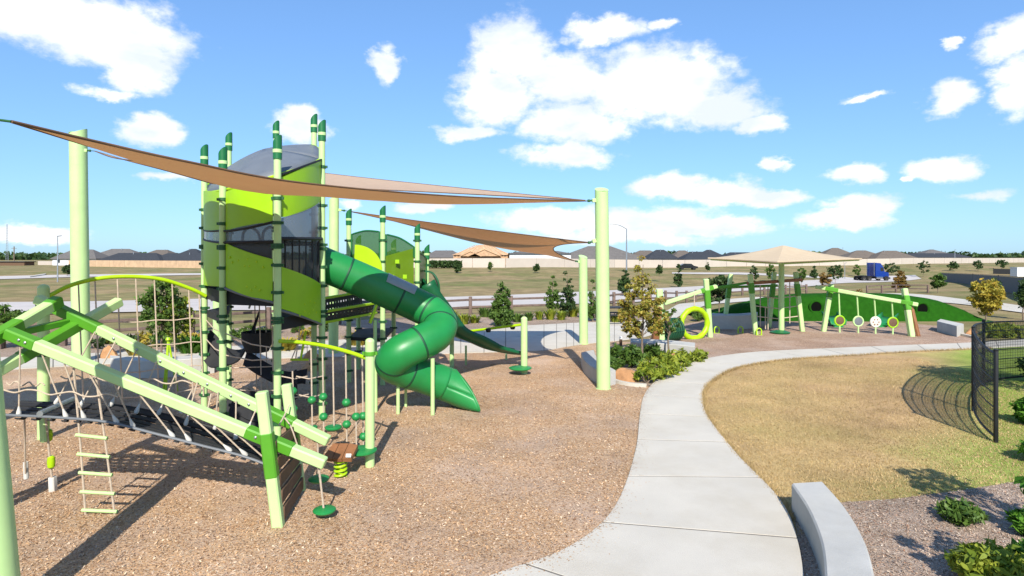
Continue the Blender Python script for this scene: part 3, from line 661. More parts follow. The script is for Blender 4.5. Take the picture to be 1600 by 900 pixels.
def curved_panel(name, a, b, ta, tb, ba, bb, m, bulge=.09, arc_t=0.0, arc_b=0.0, inset=.09, t=.022, parent=tower, n=14):
    pa = Vector((*TP[a], 0)); pb = Vector((*TP[b], 0)); d = (pb - pa).normalized(); pa = pa + d * inset; pb = pb - d * inset
    nn = Vector((d.y, -d.x, 0))
    if nn.dot((pa + pb) / 2 - cen) < 0: nn = -nn
    A = []; B = []
    for i in range(n + 1):
        s = i / n; q = lerp(pa, pb, s) + nn * bulge * 4 * s * (1 - s)
        A.append(q + Vector((0, 0, ta + (tb - ta) * s + arc_t * 4 * s * (1 - s)))); B.append(q + Vector((0, 0, ba + (bb - ba) * s + arc_b * 4 * s * (1 - s))))
    return MB().strip(A, B, t).build(name, m, parent, smooth=40)
def studs(parent, a, b, spots, bulge=.09):             # raised moulded dots on a panel
    pa = Vector((*TP[a], 0)); pb = Vector((*TP[b], 0)); d = (pb - pa).normalized(); nn = Vector((d.y, -d.x, 0))
    if nn.dot((pa + pb) / 2 - cen) < 0: nn = -nn
    ax = nn.to_track_quat('Z', 'Y').to_matrix(); mb = MB()
    for (s, z) in spots:
        q = lerp(pa, pb, s) + nn * (bulge * 4 * s * (1 - s) + .015); mb.lathe(Vector((q.x, q.y, z)), [(.022, -.01), (.022, .008), (.012, .016)], 8, ax)
    o = mb.build('stud', 'lime', parent); o['kind'] = 'stuff'
# front faces, read from the photograph
up1 = curved_panel('upper_panel', 'p4', 'p2', zy(283, 'p4'), zy(300, 'p2'), zy(345, 'p4'), zy(360, 'p2'), 'panel', arc_b=-.05)
lo1 = curved_panel('lower_panel', 'p4', 'p2', zy(405, 'p4'), zy(380, 'p2'), zy(473, 'p4'), zy(448, 'p2'), 'panel')
up2 = curved_panel('upper_panel', 'p5', 'p4', zy(250, 'p5'), zy(276, 'p4'), zy(314, 'p5'), zy(339, 'p4'), 'panel', arc_t=.03, arc_b=-.04)
lo2 = curved_panel('lower_panel', 'p5', 'p4', zy(444, 'p5'), zy(417, 'p4'), zy(507, 'p5'), zy(483, 'p4'), 'panel')
up3 = curved_panel('upper_panel', 'p2', 'p1', zy(299, 'p2'), zy(299, 'p1'), zy(361, 'p2'), zy(356, 'p1'), 'panel', arc_b=-.03)
lo3 = curved_panel('lower_panel', 'p2', 'p1', zy(380, 'p2'), zy(373, 'p1'), zy(448, 'p2'), zy(444, 'p1'), 'panel')
studs(lo1, 'p4', 'p2', [(.25 + .07 * i, 2.47 + .055 * (i % 2)) for i in range(4)] + [(.62, 2.95), (.5, 2.86), (.45, 2.97), (.42, 2.86), (.75, 2.92), (.3, 2.93), (.8, 3.0), (.2, 2.84)])
studs(lo2, 'p5', 'p4', [(.25 + .1 * i, 2.02 + .06 * (i % 2)) for i in range(5)] + [(.3, 2.2), (.42, 2.24), (.55, 2.2)])
curved_panel('window', 'p5', 'p4', zy(315, 'p5'), zy(340, 'p4'), zy(374, 'p5'), zy(372, 'p4'), 'bubble', bulge=.13, t=.012)
curved_panel('window', 'p4', 'p2', zy(346, 'p4'), zy(361, 'p2'), zy(378, 'p4'), zy(378, 'p2'), 'bubble', bulge=.11, t=.012)
curved_panel('window', 'p2', 'p1', zy(362, 'p2'), zy(357, 'p1'), zy(379, 'p2'), zy(372, 'p1'), 'bubble', t=.012)
curved_panel('mesh_panel', 'p4', 'p2', zy(379, 'p4'), zy(379, 'p2') + .01, zy(405, 'p4'), zy(381, 'p2'), 'grey_mesh', bulge=.07, t=.006)
curved_panel('mesh_panel', 'p5', 'p4', zy(375, 'p5'), zy(373, 'p4'), zy(444, 'p5'), zy(417, 'p4'), 'grey_mesh', bulge=.02, t=.006)
# window edging and bars
def edge_tube(name, a, b, za, zb, arc, bulge, r, m):
    pa = Vector((*TP[a], 0)); pb = Vector((*TP[b], 0)); d = (pb - pa).normalized(); nn = Vector((d.y, -d.x, 0))
    if nn.dot((pa + pb) / 2 - cen) < 0: nn = -nn
    pts = [lerp(pa, pb, s / 12) + nn * bulge * 4 * (s / 12) * (1 - s / 12) + Vector((0, 0, za + (zb - za) * s / 12 + arc * 4 * (s / 12) * (1 - s / 12))) for s in range(13)]
    return MB().tube(pts, r, 8).build(name, m, tower)
edge_tube('rail', 'p5', 'p4', zy(373, 'p5'), zy(373, 'p4'), 0, .13, .03, 'black'); edge_tube('rail', 'p4', 'p2', zy(378, 'p4'), zy(379, 'p2'), 0, .11, .022, 'black')
edge_tube('rail', 'p4', 'p2', zy(345, 'p4'), zy(361, 'p2'), -.05, .12, .02, 'black'); edge_tube('rail', 'p2', 'p1', zy(360, 'p2'), zy(357, 'p1'), -.03, .1, .018, 'black')
edge_tube('rail', 'p2', 'p1', zy(380, 'p2'), zy(373, 'p1'), 0, .1, .018, 'black'); edge_tube('rail', 'p5', 'p4', zy(508, 'p5'), zy(484, 'p4'), 0, .09, .022, 'greyroof')
edge_tube('rail', 'p4', 'p2', zy(474, 'p4'), zy(449, 'p2'), 0, .09, .022, 'greyroof'); edge_tube('rail', 'p5', 'p4', zy(249, 'p5'), zy(275, 'p4'), .03, .1, .02, 'black')
for s in (.12, .27, .42, .57, .72, .87):
    q = lerp(Vector((*TP['p5'], 0)), Vector((*TP['p4'], 0)), s); q += Vector((.02, 0, 0))
    MB().tube([q + Vector((0, 0, 2.45 + .3 * s)), q + Vector((0, 0, 3.3))], .014, 6).build('baluster', 'black', tower)
for s, b in ((.25, .1), (.62, .16)):                   # hooped grips inside the window
    q = lerp(Vector((*TP['p4'], 0)), Vector((*TP['p2'], 0)), s) + Vector((.05, .18, 0))
    MB().tube(spline([q + Vector((-.14, 0, 3.22)), q + Vector((-.12, 0, 3.42)), q + Vector((0, 0, 3.5)), q + Vector((.13, 0, 3.4)), q + Vector((.16, 0, 3.2))], 5), .024, 8).build('hoop_grip', 'black', tower)
# back faces
for a, b, t0, t1, b0, b1 in (('p1', 'p3', 4.3, 4.9, 3.55, 4.15), ('p3', 'p4b', 4.9, 5.2, 4.15, 4.45), ('p4b', 'p6', 5.2, 5.3, 4.45, 4.55), ('p6', 'p5', 5.3, 4.78, 4.5, 4.05)):
    curved_panel('upper_panel', a, b, t0, t1, b0, b1, 'panel')
for a, b, z in (('p3', 'p4b', 2.2), ('p1', 'p3', 2.3)):
    curved_panel('mesh_panel', a, b, z + 1.05, z + 1.05, z, z, 'grey_mesh', t=.006)
# roof: a shallow grey shell with a lime rim
def roof():
    zr = {'p5': 4.80, 'p4': 4.33, 'p2': 4.14, 'p1': 4.30, 'p3': 4.94, 'p4b': 5.26, 'p6': 5.36}
    rim = spline([Vector((TP[k][0] + (TP[k][0] - cen.x) * -.05, TP[k][1] + (TP[k][1] - cen.y) * -.05, zr[k])) for k in order], 6, closed=True)
    c = Vector((cen.x, cen.y, sum(zr.values()) / 7 + .22)); rows = []
    for f in (1.0, .85, .65, .4, .2, .02):
        rows.append([c + (p - c) * f + Vector((0, 0, .12 * (1 - f * f))) for p in rim] + [c + (rim[0] - c) * f + Vector((0, 0, .12 * (1 - f * f)))])
    o = MB().grid(rows).build('roof', 'greyroof', tower, smooth=60)
    sm = o.modifiers.new('thickness', 'SOLIDIFY'); sm.thickness = .025; sm.offset = -1
    MB().tube(rim, .028, 8, closed=True).build('roof_rim', 'lime', o)
    q = lerp(c, rim[0], .25)
    mb = MB()
    for dx, dy, s in ((0, 0, .05), (.09, .02, .03), (-.09, -.01, .03), (.16, .03, .022), (-.15, 0, .02)):
        mb.lathe(P(409 + dx * 90, 260 - dy * 60, 11.4) , [(s, -.012), (s, .012), (s * .5, .03)], 10, Matrix.Rotation(R(-25), 3, 'X'))
    mb.build('roof_emblem', 'black', o)
roof()
# decks
def deck(ks, z, t=.08):
    pts = [Vector((cen.x + (TP[k][0] - cen.x) * .96, cen.y + (TP[k][1] - cen.y) * .96, z)) for k in ks]
    d = MB().prism(pts, (0, 0, -t)).build('deck', 'rubber', tower, smooth=0)
deck(['p4', 'p2', 'p1', 'p3', 'p4b'], 2.42, .22); deck(['p5', 'p4', 'p4b', 'p6'], 2.0, .2)
deck(['p2', 'p1', 'p3'], 1.98, .12); deck(order, 3.28, .04)
# hanging steps and ropes under the decks
def belt(pts, w, name='sling_step', m='rubber', parent=tower):
    c = spline(pts, 7); A = []; B = []
    for i, p in enumerate(c):
        d = c[min(i + 1, len(c) - 1)] - c[max(i - 1, 0)]; s = Vector((-d.y, d.x, .12)).normalized() * w / 2; A.append(p - s); B.append(p + s)
    return MB().strip(A, B, .03).build(name, m, parent, smooth=60)
belt([P(322, 535, 11.9), P(345, 560, 11.7), P(380, 552, 11.4), P(400, 505, 11.3)], .5)
belt([P(385, 560, 11.2), P(412, 578, 11.1), P(445, 592, 11.0), P(478, 588, 11.0)], .28)
for (x, y, Y_) in ((402, 535, 11.3),): MB().lathe(P(x, y, Y_), [(.05, -.2), (.2, -.17), (.27, .02), (.28, .2), (.25, .2), (.2, -.05)], 20).build('cup_step', 'rubber', tower)
belt([P(375, 625, 10.8), P(410, 640, 10.6), P(440, 622, 10.6), P(462, 600, 10.7)], .5)
belt([P(350, 640, 10.6), P(390, 668, 10.4), P(430, 672, 10.3)], .4)

for (x0, y0, x1, y1, Y0, Y1) in ((322, 500, 350, 520, 11.7, 10.3), (322, 530, 352, 552, 11.7, 10.3), (350, 520, 437, 545, 10.2, 9.9), (352, 555, 438, 560, 10.2, 9.9), (330, 600, 436, 610, 11.5, 9.9), (360, 575, 500, 560, 11, 11.2),
                                 (405, 470, 410, 655, 11, 11), (415, 470, 418, 650, 11.2, 11.2), (398, 470, 402, 640, 11.3, 11.3), (425, 490, 428, 640, 10.8, 10.8), (330, 470, 352, 455, 11.5, 10.4), (470, 500, 462, 560, 10.8, 10.8)):
    a = P(x0, y0, Y0); b = P(x1, y1, Y1); MB().tube([a, lerp(a, b, .5) - Vector((0, 0, .06)), b], .011, 6).build('rope', 'rope', tower)
for (x, y) in ((389, 470), (431, 480)):
    MB().tube([P(x + 8, y - 12, 10.6), P(x, y + 12, 10.6)], .018, 8).build('strut', 'steel', tower)

# ------------------------------------------------------------------ tube slide
def tube_slide():
    t = thing('tube_slide', 'dark green spiral tube slide curling down from the lime tower', 'slide', G(680, 640))
    ctl = [P(486, 404, 11.75), P(505, 413, 11.8), P(559, 435, 12.0), P(609, 457, 12.2), P(648, 475, 12.3), P(675, 489, 12.25), P(688, 505, 12.05), P(681, 522, 11.75), P(654, 537, 11.5), P(624, 553, 11.35), P(614, 568, 11.48), P(632, 578, 11.68), P(662, 587, 11.88), P(694, 599, 12.0)]
    c = spline(ctl, 10); r = [.32] * len(c)
    b = MB().tube(c, r, 32, caps=False); o = b.build('tube', 'slide', t, smooth=60)
    so = o.modifiers.new('wall', 'SOLIDIFY'); so.thickness = .015; so.offset = -1
    for k in (1, 17, 34, 48, 62, 80, 97, 112):
        k = min(k, len(c) - 2); d = (c[k + 1] - c[k - 1]).normalized(); rr = r[k]
        MB().tube([c[k] - d * .034, c[k] - d * .018, c[k] + d * .018, c[k] + d * .034], [rr + .001, rr + .02, rr + .02, rr + .001], 32, caps=False).build('flange', 'seam', t, smooth=60)
    MB().tube(c[27:39], .349, 18, caps=False, arc=(R(28), R(112))).build('window', 'hatch', t, smooth=60)
    # exit chute: the tube runs on, cut at a slant and flared to a lip
    ex = spline([c[-2], c[-1], P(712, 604.5, 12.05), P(732, 611, 12.1), P(750, 617, 12.14)], 6); rows = []; m = len(ex) - 1
    for i in range(13):
        row = []
        for j in range(33):
            a = 2 * math.pi * j / 32; k = .5 + .5 * math.sin(a); end = 1.0 - .60 * max(0, (k - .22) / .78) ** 1.2        # short on top, long at the floor
            f = i / 12 * end * m; q = min(m - 1, int(f)); p = lerp(ex[q], ex[q + 1], f - q); d = (ex[q + 1] - ex[q]).normalized(); x = d.cross(Vector((0, 0, 1))).normalized(); y = x.cross(d)
            s_ = i / 12 * end; rr = .323 + .16 * max(0, s_ - .3) * (1 - k); v = p + x * math.cos(a) * rr * (1 + 1.5 * max(0, .75 - k) * max(0, s_ - .4)) + y * math.sin(a) * rr * (1 - .22 * max(0, s_ - .3)); v.z = max(v.z, .045); row.append(v)
        rows.append(row)
    e = MB().grid(rows).build('exit_chute', 'slide', t, smooth=60); so = e.modifiers.new('wall', 'SOLIDIFY'); so.thickness = .02; so.offset = 0
    MB().tube(rows[-1][:-1], .02, 8, closed=True).build('exit_lip', 'slide', t, smooth=60)
    for (x, yb, yt, rr) in ((622, 648, 580, .033), (634, 637, 590, .028), (676, 650, 560, .038)):
        g = G(x, yb); MB().tube([g - Vector((0, 0, .05)), P(x, yt, g.y)], rr, 10).build('support_post', 'post', t)
    g = G(587, 645); MB().tube([g - Vector((0, 0, .05)), P(586, 500, g.y)], .036, 10).build('support_post', 'post', t)
    MB().bar(P(588, 476, g.y), P(578, 505, g.y - .05), .1, .05).build('bracket', 'lime', t)
tube_slide()

# ------------------------------------------------------------------ rear tower
RT = {'a': (P(545, 0, 14.5).x, 14.5), 'b': (P(598, 0, 14.2).x, 14.2), 'c': (P(652, 0, 14.6).x, 14.6), 'd': (P(667, 0, 16.0).x, 16.0), 'e': (P(560, 0, 16.2).x, 16.2), 'g': (P(615, 0, 16.4).x, 16.4)}
rear = thing('rear_play_tower', 'lower green play tower behind the tube slide with arched tinted panels', 'play tower', (-2.6, 15.2, 0))
for k, z in (('a', 4.07), ('b', 4.12), ('c', 3.72), ('d', 3.25), ('e', 3.5), ('g', 3.4)):
    play_post(rear, *RT[k], z, rings=[.3, .7, 1.1, 1.5, 1.9, 2.4, 2.9, 3.4] if z > 3.6 else [.5, 1.1, 1.9, 2.8])
def arch_panel(a, b, tops, bot, m, parent, t=.02, Y0=None):
    pa = Vector((*RT[a], 0)); pb = Vector((*RT[b], 0)); d = (pb - pa).normalized(); pa += d * .08; pb -= d * .08; n = 16
    zs = spline([Vector((i, 0, z)) for i, z in enumerate(tops)], n // (len(tops) - 1)); n = len(zs) - 1
    A = [lerp(pa, pb, i / n) + Vector((0, 0, zs[i].z)) for i in range(n + 1)]; B = [lerp(pa, pb, i / n) + Vector((0, 0, bot)) for i in range(n + 1)]
    o = MB().strip(A, B, t).build('tinted_panel', m, parent, smooth=0)
    MB().tube([B[0]] + A + [B[-1]], .02, 6).build('panel_edge', 'dgreen', o)
    return o
def zr(py, k): return EYE - (py - HZ) / F * RT[k][1]
arch_panel('a', 'b', [zr(366, 'a'), zr(361, 'a'), zr(362, 'b')], zr(450, 'b'), 'greenglass', rear)
arch_panel('b', 'c', [zr(366, 'b'), zr(372, 'b'), zr(386, 'c')], zr(402, 'b'), 'greenglass', rear)
curved = MB().strip([Vector((RT['b'][0] + .08, RT['b'][1] - .04, zr(400, 'b'))), Vector((RT['c'][0] - .08, RT['c'][1] - .04, zr(388, 'c')))], [Vector((RT['b'][0] + .08, RT['b'][1] - .04, zr(462, 'b'))), Vector((RT['c'][0] - .08, RT['c'][1] - .04, zr(462, 'c')))], .02).build('lime_panel', 'limeglass', rear, smooth=0)
arch_panel('c', 'd', [zr(396, 'd'), zr(398, 'd'), zr(404, 'd')], zr(462, 'd'), 'limeglass', rear)
for dx, dz in ((.12, 2.55), (.24, 2.9), (.42, 2.55), (.5, 2.3)):
    MB().box((RT['b'][0] + .1 + dx, RT['b'][1] + .02 - .06 * dx, dz), (.09, .03, .09)).build('panel_tile', 'panel', curved)
# lime quarter-round hood panel
q = P(553, 422, 13.4); pts = [q + Vector((0, 0, 0))] + [q + Vector((.02 + .6 * math.sin(a), 0, .56 * math.cos(a))) for a in [i * R(90) / 14 for i in range(15)]]
MB().prism(pts, (0, .03, 0)).build('hood_panel', 'lime', rear, smooth=0)
MB().prism([Vector((*RT[k], 1.85)) for k in ('a', 'b', 'c', 'd', 'g', 'e')], (0, 0, -.1)).build('deck', 'rubber', rear, smooth=0)
MB().prism([Vector((*RT[k], 1.1)) for k in ('a', 'b', 'g', 'e')], (0, 0, -.08)).build('deck', 'rubber', rear, smooth=0)
# perforated bridge between the towers
bridge = thing('net_bridge', 'black perforated bridge with lime rails between the two towers', 'bridge', (-3.2, 12.5, 0))
def perf(a0, a1, b0, b1, name='side_panel'):           # black sheet with rows of round-ish holes built as a lattice
    o = None; mb = MB(); A0, A1, B0, B1 = (Vector(q) for q in (a0, a1, b0, b1)); nu, nv = 30, 5
    pt = lambda u, v: lerp(lerp(A0, A1, u), lerp(B0, B1, u), v)
    for i in range(nu):
        for j in range(nv):
            u0, u1, v0, v1 = i / nu, (i + 1) / nu, j / nv, (j + 1) / nv
            hole = j in (1, 3) and (i % 2 == 0)
            if hole:
                a, b = .2, .8; U = lambda k: u0 + (u1 - u0) * k; V = lambda k: v0 + (v1 - v0) * k
                out = [(u0, v0), (u1, v0), (u1, v1), (u0, v1)]; inn = [(U(a), V(a)), (U(b), V(a)), (U(b), V(b)), (U(a), V(b))]
                mb.add([pt(*q) for q in out + inn], [(k, (k + 1) % 4, 4 + (k + 1) % 4, 4 + k) for k in range(4)])
            else: mb.add([pt(u0, v0), pt(u1, v0), pt(u1, v1), pt(u0, v1)], [(0, 1, 2, 3)])
    return mb.build(name, 'black', bridge, smooth=0)
bp0, bp1 = P(506, 466, 12.6), P(566, 456, 14.3); bq0, bq1 = P(506, 487, 11.9), P(590, 473, 14.0); br0, br1 = P(506, 504, 11.9), P(588, 489, 14.0)
MB().bar(bp0, bp1, .07, .05).build('rail', 'lime', bridge); MB().bar(bq0, bq1, .07, .05).build('rail', 'lime', bridge); MB().bar(br0, br1, .06, .05).build('rail', 'lime', bridge)
perf(bp0 - Vector((0, 0, .03)), bp1 - Vector((0, 0, .03)), bp0 - Vector((0, 0, .35)), bp1 - Vector((0, 0, .35))); perf(bq0 - Vector((0, 0, .03)), bq1 - Vector((0, 0, .03)), br0 + Vector((0, 0, .02)), br1 + Vector((0, 0, .02)))
MB().strip([br0, br1], [bp0 - Vector((0, 0, .45)), bp1 - Vector((0, 0, .45))], .03).build('walkway', 'rubber', bridge)

# ------------------------------------------------------------------ open slide
def open_slide():
    t = thing('open_slide', 'deep green open chute slide sweeping right behind the tube slide', 'slide', G(760, 570))
    c = spline([P(652, 448, 14.9), P(674, 484, 15.1), P(704, 520, 15.6), P(738, 535, 16.0), P(765, 546, 16.4), P(790, 551, 16.7), P(812, 553, 16.9)], 6); rows = []
    for i, p in enumerate(c):
        s = i / (len(c) - 1); d = (c[min(i + 1, len(c) - 1)] - c[max(i - 1, 0)]).normalized(); x = d.cross(Vector((0, 0, 1))).normalized(); y = x.cross(d); row = []
        hgt = .36 * (1 - s * .72)
        for (u, v) in ((-.34, hgt), (-.33, hgt * .5), (-.27, .06), (-.12, 0), (.12, 0), (.27, .06), (.33, hgt * .5), (.34, hgt)): row.append(p + x * u + y * v)
        rows.append(row)
    o = MB().grid(rows).build('chute', 'slide_dark', t, smooth=60); so = o.modifiers.new('wall', 'SOLIDIFY'); so.thickness = .035; so.offset = 0
    for x, y, yt in ((728, 571, 540), (791, 563, 553)):
        g = G(x, y); MB().tube([g - Vector((0, 0, .05)), P(x, yt, g.y)], .03, 8).build('support_post', 'post', t)
    h = spline([P(664, 425, 14.9), P(676, 428, 14.9), P(684, 442, 14.9), P(685, 462, 14.95), P(680, 476, 15)], 5)
    MB().strip(h, [q + Vector((-.12, .55, 0)) for q in h], .04).build('hood', 'slide_dark', t, smooth=60)
open_slide()

# ================================================================== beam climber in the foreground
climb = thing('beam_climber', 'foreground climber of crossed pale green square beams with a black hammock mat', 'climber', G(437, 822))
def beam(a, b, w=.118, name='beam', m='post', sleeves=(), bolts=()):
    o = MB().bar(a, b, w, w, ch=.12, roll=.1).build(name, m, climb, smooth=25); d = (b - a).normalized(); L_ = (b - a).length
    for (s0, s1) in sleeves:
        MB().bar(a + d * L_ * s0, a + d * L_ * s1, w + .012, w + .012, ch=.12, roll=.1).build('sleeve', 'joint', o, smooth=25)
    for s in bolts:
        q = a + d * L_ * s + Vector((0, -w * .52, .0)); MB().lathe(q, [(.016, -.02), (.016, .012), (.008, .018)], 8, Matrix.Rotation(R(90), 3, 'X')).build('bolt', 'steel', o)
    return o
b1a, b1b = P(12, 520, 6.95), P(508, 724, 6.88); b2a, b2b = P(58, 467, 7.9), P(513, 689, 7.66)
beam(b1a, b1b, sleeves=((.0, .095), (.755, .9)), bolts=(.05, .07, .79, .82)); beam(b2a, b2b, sleeves=((.06, .22), (.77, .885)), bolts=(.28, .36, .44, .52, .6, .68, .74))
u1a = G(437, 824); u1b = P(409, 612, 6.72); beam(u1a - Vector((0, 0, .1)), u1b, .12, 'upright', sleeves=((.41, .72),)); u2a = G(471, 768); u2b = P(448, 600, 7.82)
beam(u2a - Vector((0, 0, .1)), u2b, .12, 'upright', sleeves=((.36, .72),))
beam(P(-260, 725, 5.6), P(187, 471, 8.45), .12, sleeves=((.55, .84),)); beam(P(-120, 594, 6.1), P(92, 470, 7.75), .13, sleeves=((.3, .66), (.90, 1.0)))
beam(P(-8, 528, 6.95), P(128, 498, 8.02), .08, 'cross_bar', 'joint')
beam(P(-260, 725, 5.6) + Vector((.1, 0, .05)), Vector((P(-260, 725, 5.6).x, 5.5, -.1)), .15, 'upright')
beam(P(-115, 590, 6.15), Vector((-6.1, 6.1, -.1)), .15, 'upright')
# plank wall between the uprights
for i in range(6):
    f = .1 + i * .135; a = lerp(u1a, lerp(u1a, u1b, .9), f) + Vector((.04, .04, 0)); b = lerp(u2a, lerp(u2a, u2b, .9), f) + Vector((.04, -.04, 0))
    if f < .72: MB().bar(a, b, .035, .15, ch=.12).build('plank', 'wooddark', climb)
# hammock mat: crossing rubber strips
near = spline([P(2, 648, 7.0), P(100, 653, 7.0), P(170, 660, 7.0), P(240, 677, 7.0), P(310, 695, 7.0), P(380, 713, 7.0), P(432, 732, 7.0)], 8)
farr = spline([P(30, 628, 7.75), P(110, 631, 7.75), P(185, 634, 7.75), P(250, 646, 7.75), P(320, 664, 7.75), P(385, 684, 7.75), P(440, 700, 7.7)], 8)
near = [p + Vector((0, .0, 0)) for p in near]
def row(t): return [lerp(a, b, t) - Vector((0, 0, .07 * 4 * t * (1 - t))) for a, b in zip(near, farr)]
for k in range(6):
    MB().strip(row(k / 6 + .015), row(k / 6 + .12), .018).build('mat_strip', 'rubber', climb, smooth=30)
for i in range(2, len(near) - 1, 2):
    d = (near[i + 1] - near[i]).normalized() * .03; pts0 = [lerp(near[i], farr[i], t / 6) - Vector((0, 0, .07 * 4 * (t / 6) * (1 - t / 6) + .025)) - d for t in range(7)]
    MB().strip(pts0, [p + d * 2 for p in pts0], .014).build('mat_strip', 'rubber', climb, smooth=30)
MB().tube(near, .016, 8).build('mat_edge', 'greyroof', climb); MB().tube(farr, .018, 8).build('mat_edge', 'black', climb)
MB().tube([P(62, 647, 6.98), P(115, 624, 7.7)], .035, 10).build('mat_spreader', 'steel', climb)
def rope(pts, parent, r=.009, m='rope', name='rope'): return MB().tube(pts, r, 7).build(name, m, parent)
def teardrop(p, d, parent):
    d = d.normalized(); mm = d.to_track_quat('Z', 'Y').to_matrix()
    return MB().lathe(p, [(.006, -.09), (.012, -.055), (.023, -.01), (.028, .022), (.021, .045), (.007, .052)], 10, mm).build('rope_end', 'ropeend', parent)
nn = len(near)
for i, s in enumerate((.03, .10, .17, .25, .33, .41, .49, .57, .65, .72)):
    top = lerp(b1a, b1b, s + .01) - Vector((0, 0, .09)); k = min(nn - 1, int((s + .035 * (1 if i % 2 else .3)) / .78 * (nn - 1))); bot = near[k] + Vector((0, .02, .03))
    r_ = rope([top, lerp(top, bot, .5), bot], climb); teardrop(bot, bot - top, r_)
for i, s in enumerate((.22, .29, .36, .43, .50, .57, .64, .70)):
    top = lerp(b2a, b2b, s) + Vector((0, -.085, -.02)); k = min(nn - 1, max(0, int((s - .13) / .72 * (nn - 1)))); bot = lerp(near[k], farr[k], .72 if i % 2 else .9) + Vector((0, 0, .05))
    r_ = rope([top, lerp(top, bot, .5), bot], climb); teardrop(bot, bot - top, r_)
for base, off, Y, x0, x1, yl in ((0, 0, 6.97, 5, 185, 609), (0, 0, 7.4, 10, 70, 598), (0, 0, 7.7, 95, 190, 588), (0, 0, 7.6, 150, 300, 590)):
    xs = [x0 + (x1 - x0) * i / 10 for i in range(11)]; rope(spline([P(x, yl + (x - x0) * .06 + 3.5 * math.sin(i * 1.9), Y) for i, x in enumerate(xs)], 4), climb)
rope(spline([P(452, 632, 7.7), P(444, 650, 7.6), P(436, 664, 7.4)], 4), climb); rope(spline([P(444, 652, 7.6), P(455, 668, 7.5), P(466, 700, 7.5)], 4), climb)
for (x, y0, x2, y2) in ((300, 610, 285, 640), (330, 615, 322, 650), (400, 640, 388, 668)):
    a, b = P(x, y0, 7.6), P(x2, y2, 7.5); r_ = rope([a, b], climb); teardrop(b, b - a, r_)

# rope ladder
lad = thing('rope_ladder', 'hanging rope ladder with five pale green rungs under the left beam', 'ladder', G(155, 806))
la, lb = P(115, 575, 7.0), P(134, 808, 7.05); ra, rb = P(150, 590, 7.0), P(180, 810, 7.05)
for (a, b) in ((la, lb), (ra, rb)): rope([a, lerp(a, b, .5) + Vector((0, .01, 0)), b], lad, .012)
for y in (679, 709, 738, 768, 797):
    f = (y - 575) / 233; MB().tube([lerp(la, lb, f) - Vector((.035, 0, 0)), lerp(ra, rb, f - .03 * (1 - f)) + Vector((.035, 0, 0))], [.02, .02], 12).build('rung', 'post', lad)
# bead rope and plain rope at left
bd = thing('bead_rope', 'hanging rope with two lime beads and a white foot at left', 'rope climber', G(83, 765))
rope([P(70, 640, 7.6), P(83, 765, 7.75)], bd, .014)
for (x, y, m) in ((76, 680, 'lime'), (80, 722, 'lime')): MB().lathe(P(x, y, 7.7) - Vector((0, 0, .08)), [(.02, 0), (.04, .02), (.045, .08), (.04, .14), (.02, .16)], 12).build('bead', m, bd)
MB().bar(P(83, 768, 7.75), P(82, 745, 7.75), .075).build('foot_block', 'ropeend', bd)
MB().bar(P(70, 690, 7.65), P(68, 645, 7.65), .08).build('head_block', 'post', bd)
hr = thing('hanging_rope', 'thin hanging rope with pale end piece at the far left', 'rope climber', G(41, 750))
rope([P(38, 650, 7.5), P(40, 745, 7.8)], hr, .011); MB().tube([P(40, 722, 7.8), P(41, 748, 7.8)], .028, 8).build('rope_end', 'ropeend', hr)

# ------------------------------------------------------------------ arch net climber at left
net = thing('arch_net_climber', 'lime arched rail with hanging rope net left of the lime tower', 'climber', G(70, 668, 0))
play_post(net, P(68, 0, 10.0).x, 10.0, EYE - (450 - HZ) / F * 10.0, .085, rings=[.6, 1.4, 2.2], cap=False)
arch = spline([P(70, 466, 10.0), P(110, 446, 10.3), P(155, 435, 10.6), P(205, 432, 10.9), P(255, 437, 11.2), P(300, 452, 11.5), P(322, 463, 11.65)], 7)
MB().tube(arch, .035, 12).build('arch_rail', 'lime', net)
hang = []
for f in (.22, .33, .43, .53, .63, .73, .83, .91):
    a = arch[int(f * (len(arch) - 1))]; b = Vector((a.x + .06, a.y + .05, .35)); hang.append((a, b)); rope([a, lerp(a, b, .5), b], net, .0125)
for z in (.5, .95, 1.4, 1.85):
    pts = []
    for i, (a, b) in enumerate(hang[2:]): f = (a.z - z) / (a.z - b.z); pts.append(lerp(a, b, f)); 
    rope(spline([p - Vector((0, 0, .02 * (i % 2))) for i, p in enumerate(pts)], 4), net, .011)
sp = thing('lime_spring_stand', 'small lime tripod stand beside the grey planter wall', 'play piece', G(268, 605))
top = P(263, 530, 13.5); 
for dx, dy in ((-.12, .02), (.18, .05), (.03, -.15)): MB().tube([top, Vector((top.x + dx, top.y + dy, .0))], .022, 8).build('leg', 'lime', sp)
MB().lathe(top - Vector((0, 0, .04)), [(.04, 0), (.06, .03), (.04, .08)], 12).build('hub', 'lime', sp)

# ------------------------------------------------------------------ rope pod climber at right of the tower
pod = thing('rope_pod_climber', 'lime rail with hanging ropes, green balls and disc steps right of the tower', 'climber', G(578, 731))
play_post(pod, P(578, 0, 8.68).x, 8.68, 1.80, .066, cap=False); 
ring_part(pod, OFF[pod.name], P(578, 0, 8.68).x, 8.68, 1.63, .066, 'joint')
arch2 = spline([P(437, 533, 9.75), P(470, 535, 9.55), P(510, 541, 9.25), P(548, 551, 8.95), P(576, 561, 8.7)], 7); MB().tube(arch2, .03, 12).build('arch_rail', 'lime', pod)
BALL = None
def ball(p):
    global BALL
    if BALL is None:
        BALL = MB().lathe((0, 0, 0), [(.012, -.062), (.04, -.05), (.062, -.02), (.066, 0), (.062, .02), (.04, .05), (.012, .062)], 14).build('ball', 'slide'); BALL.parent = pod; BALL.location = p - OFF[pod.name]
    else: share(BALL, 'ball', pod, p - OFF[pod.name])
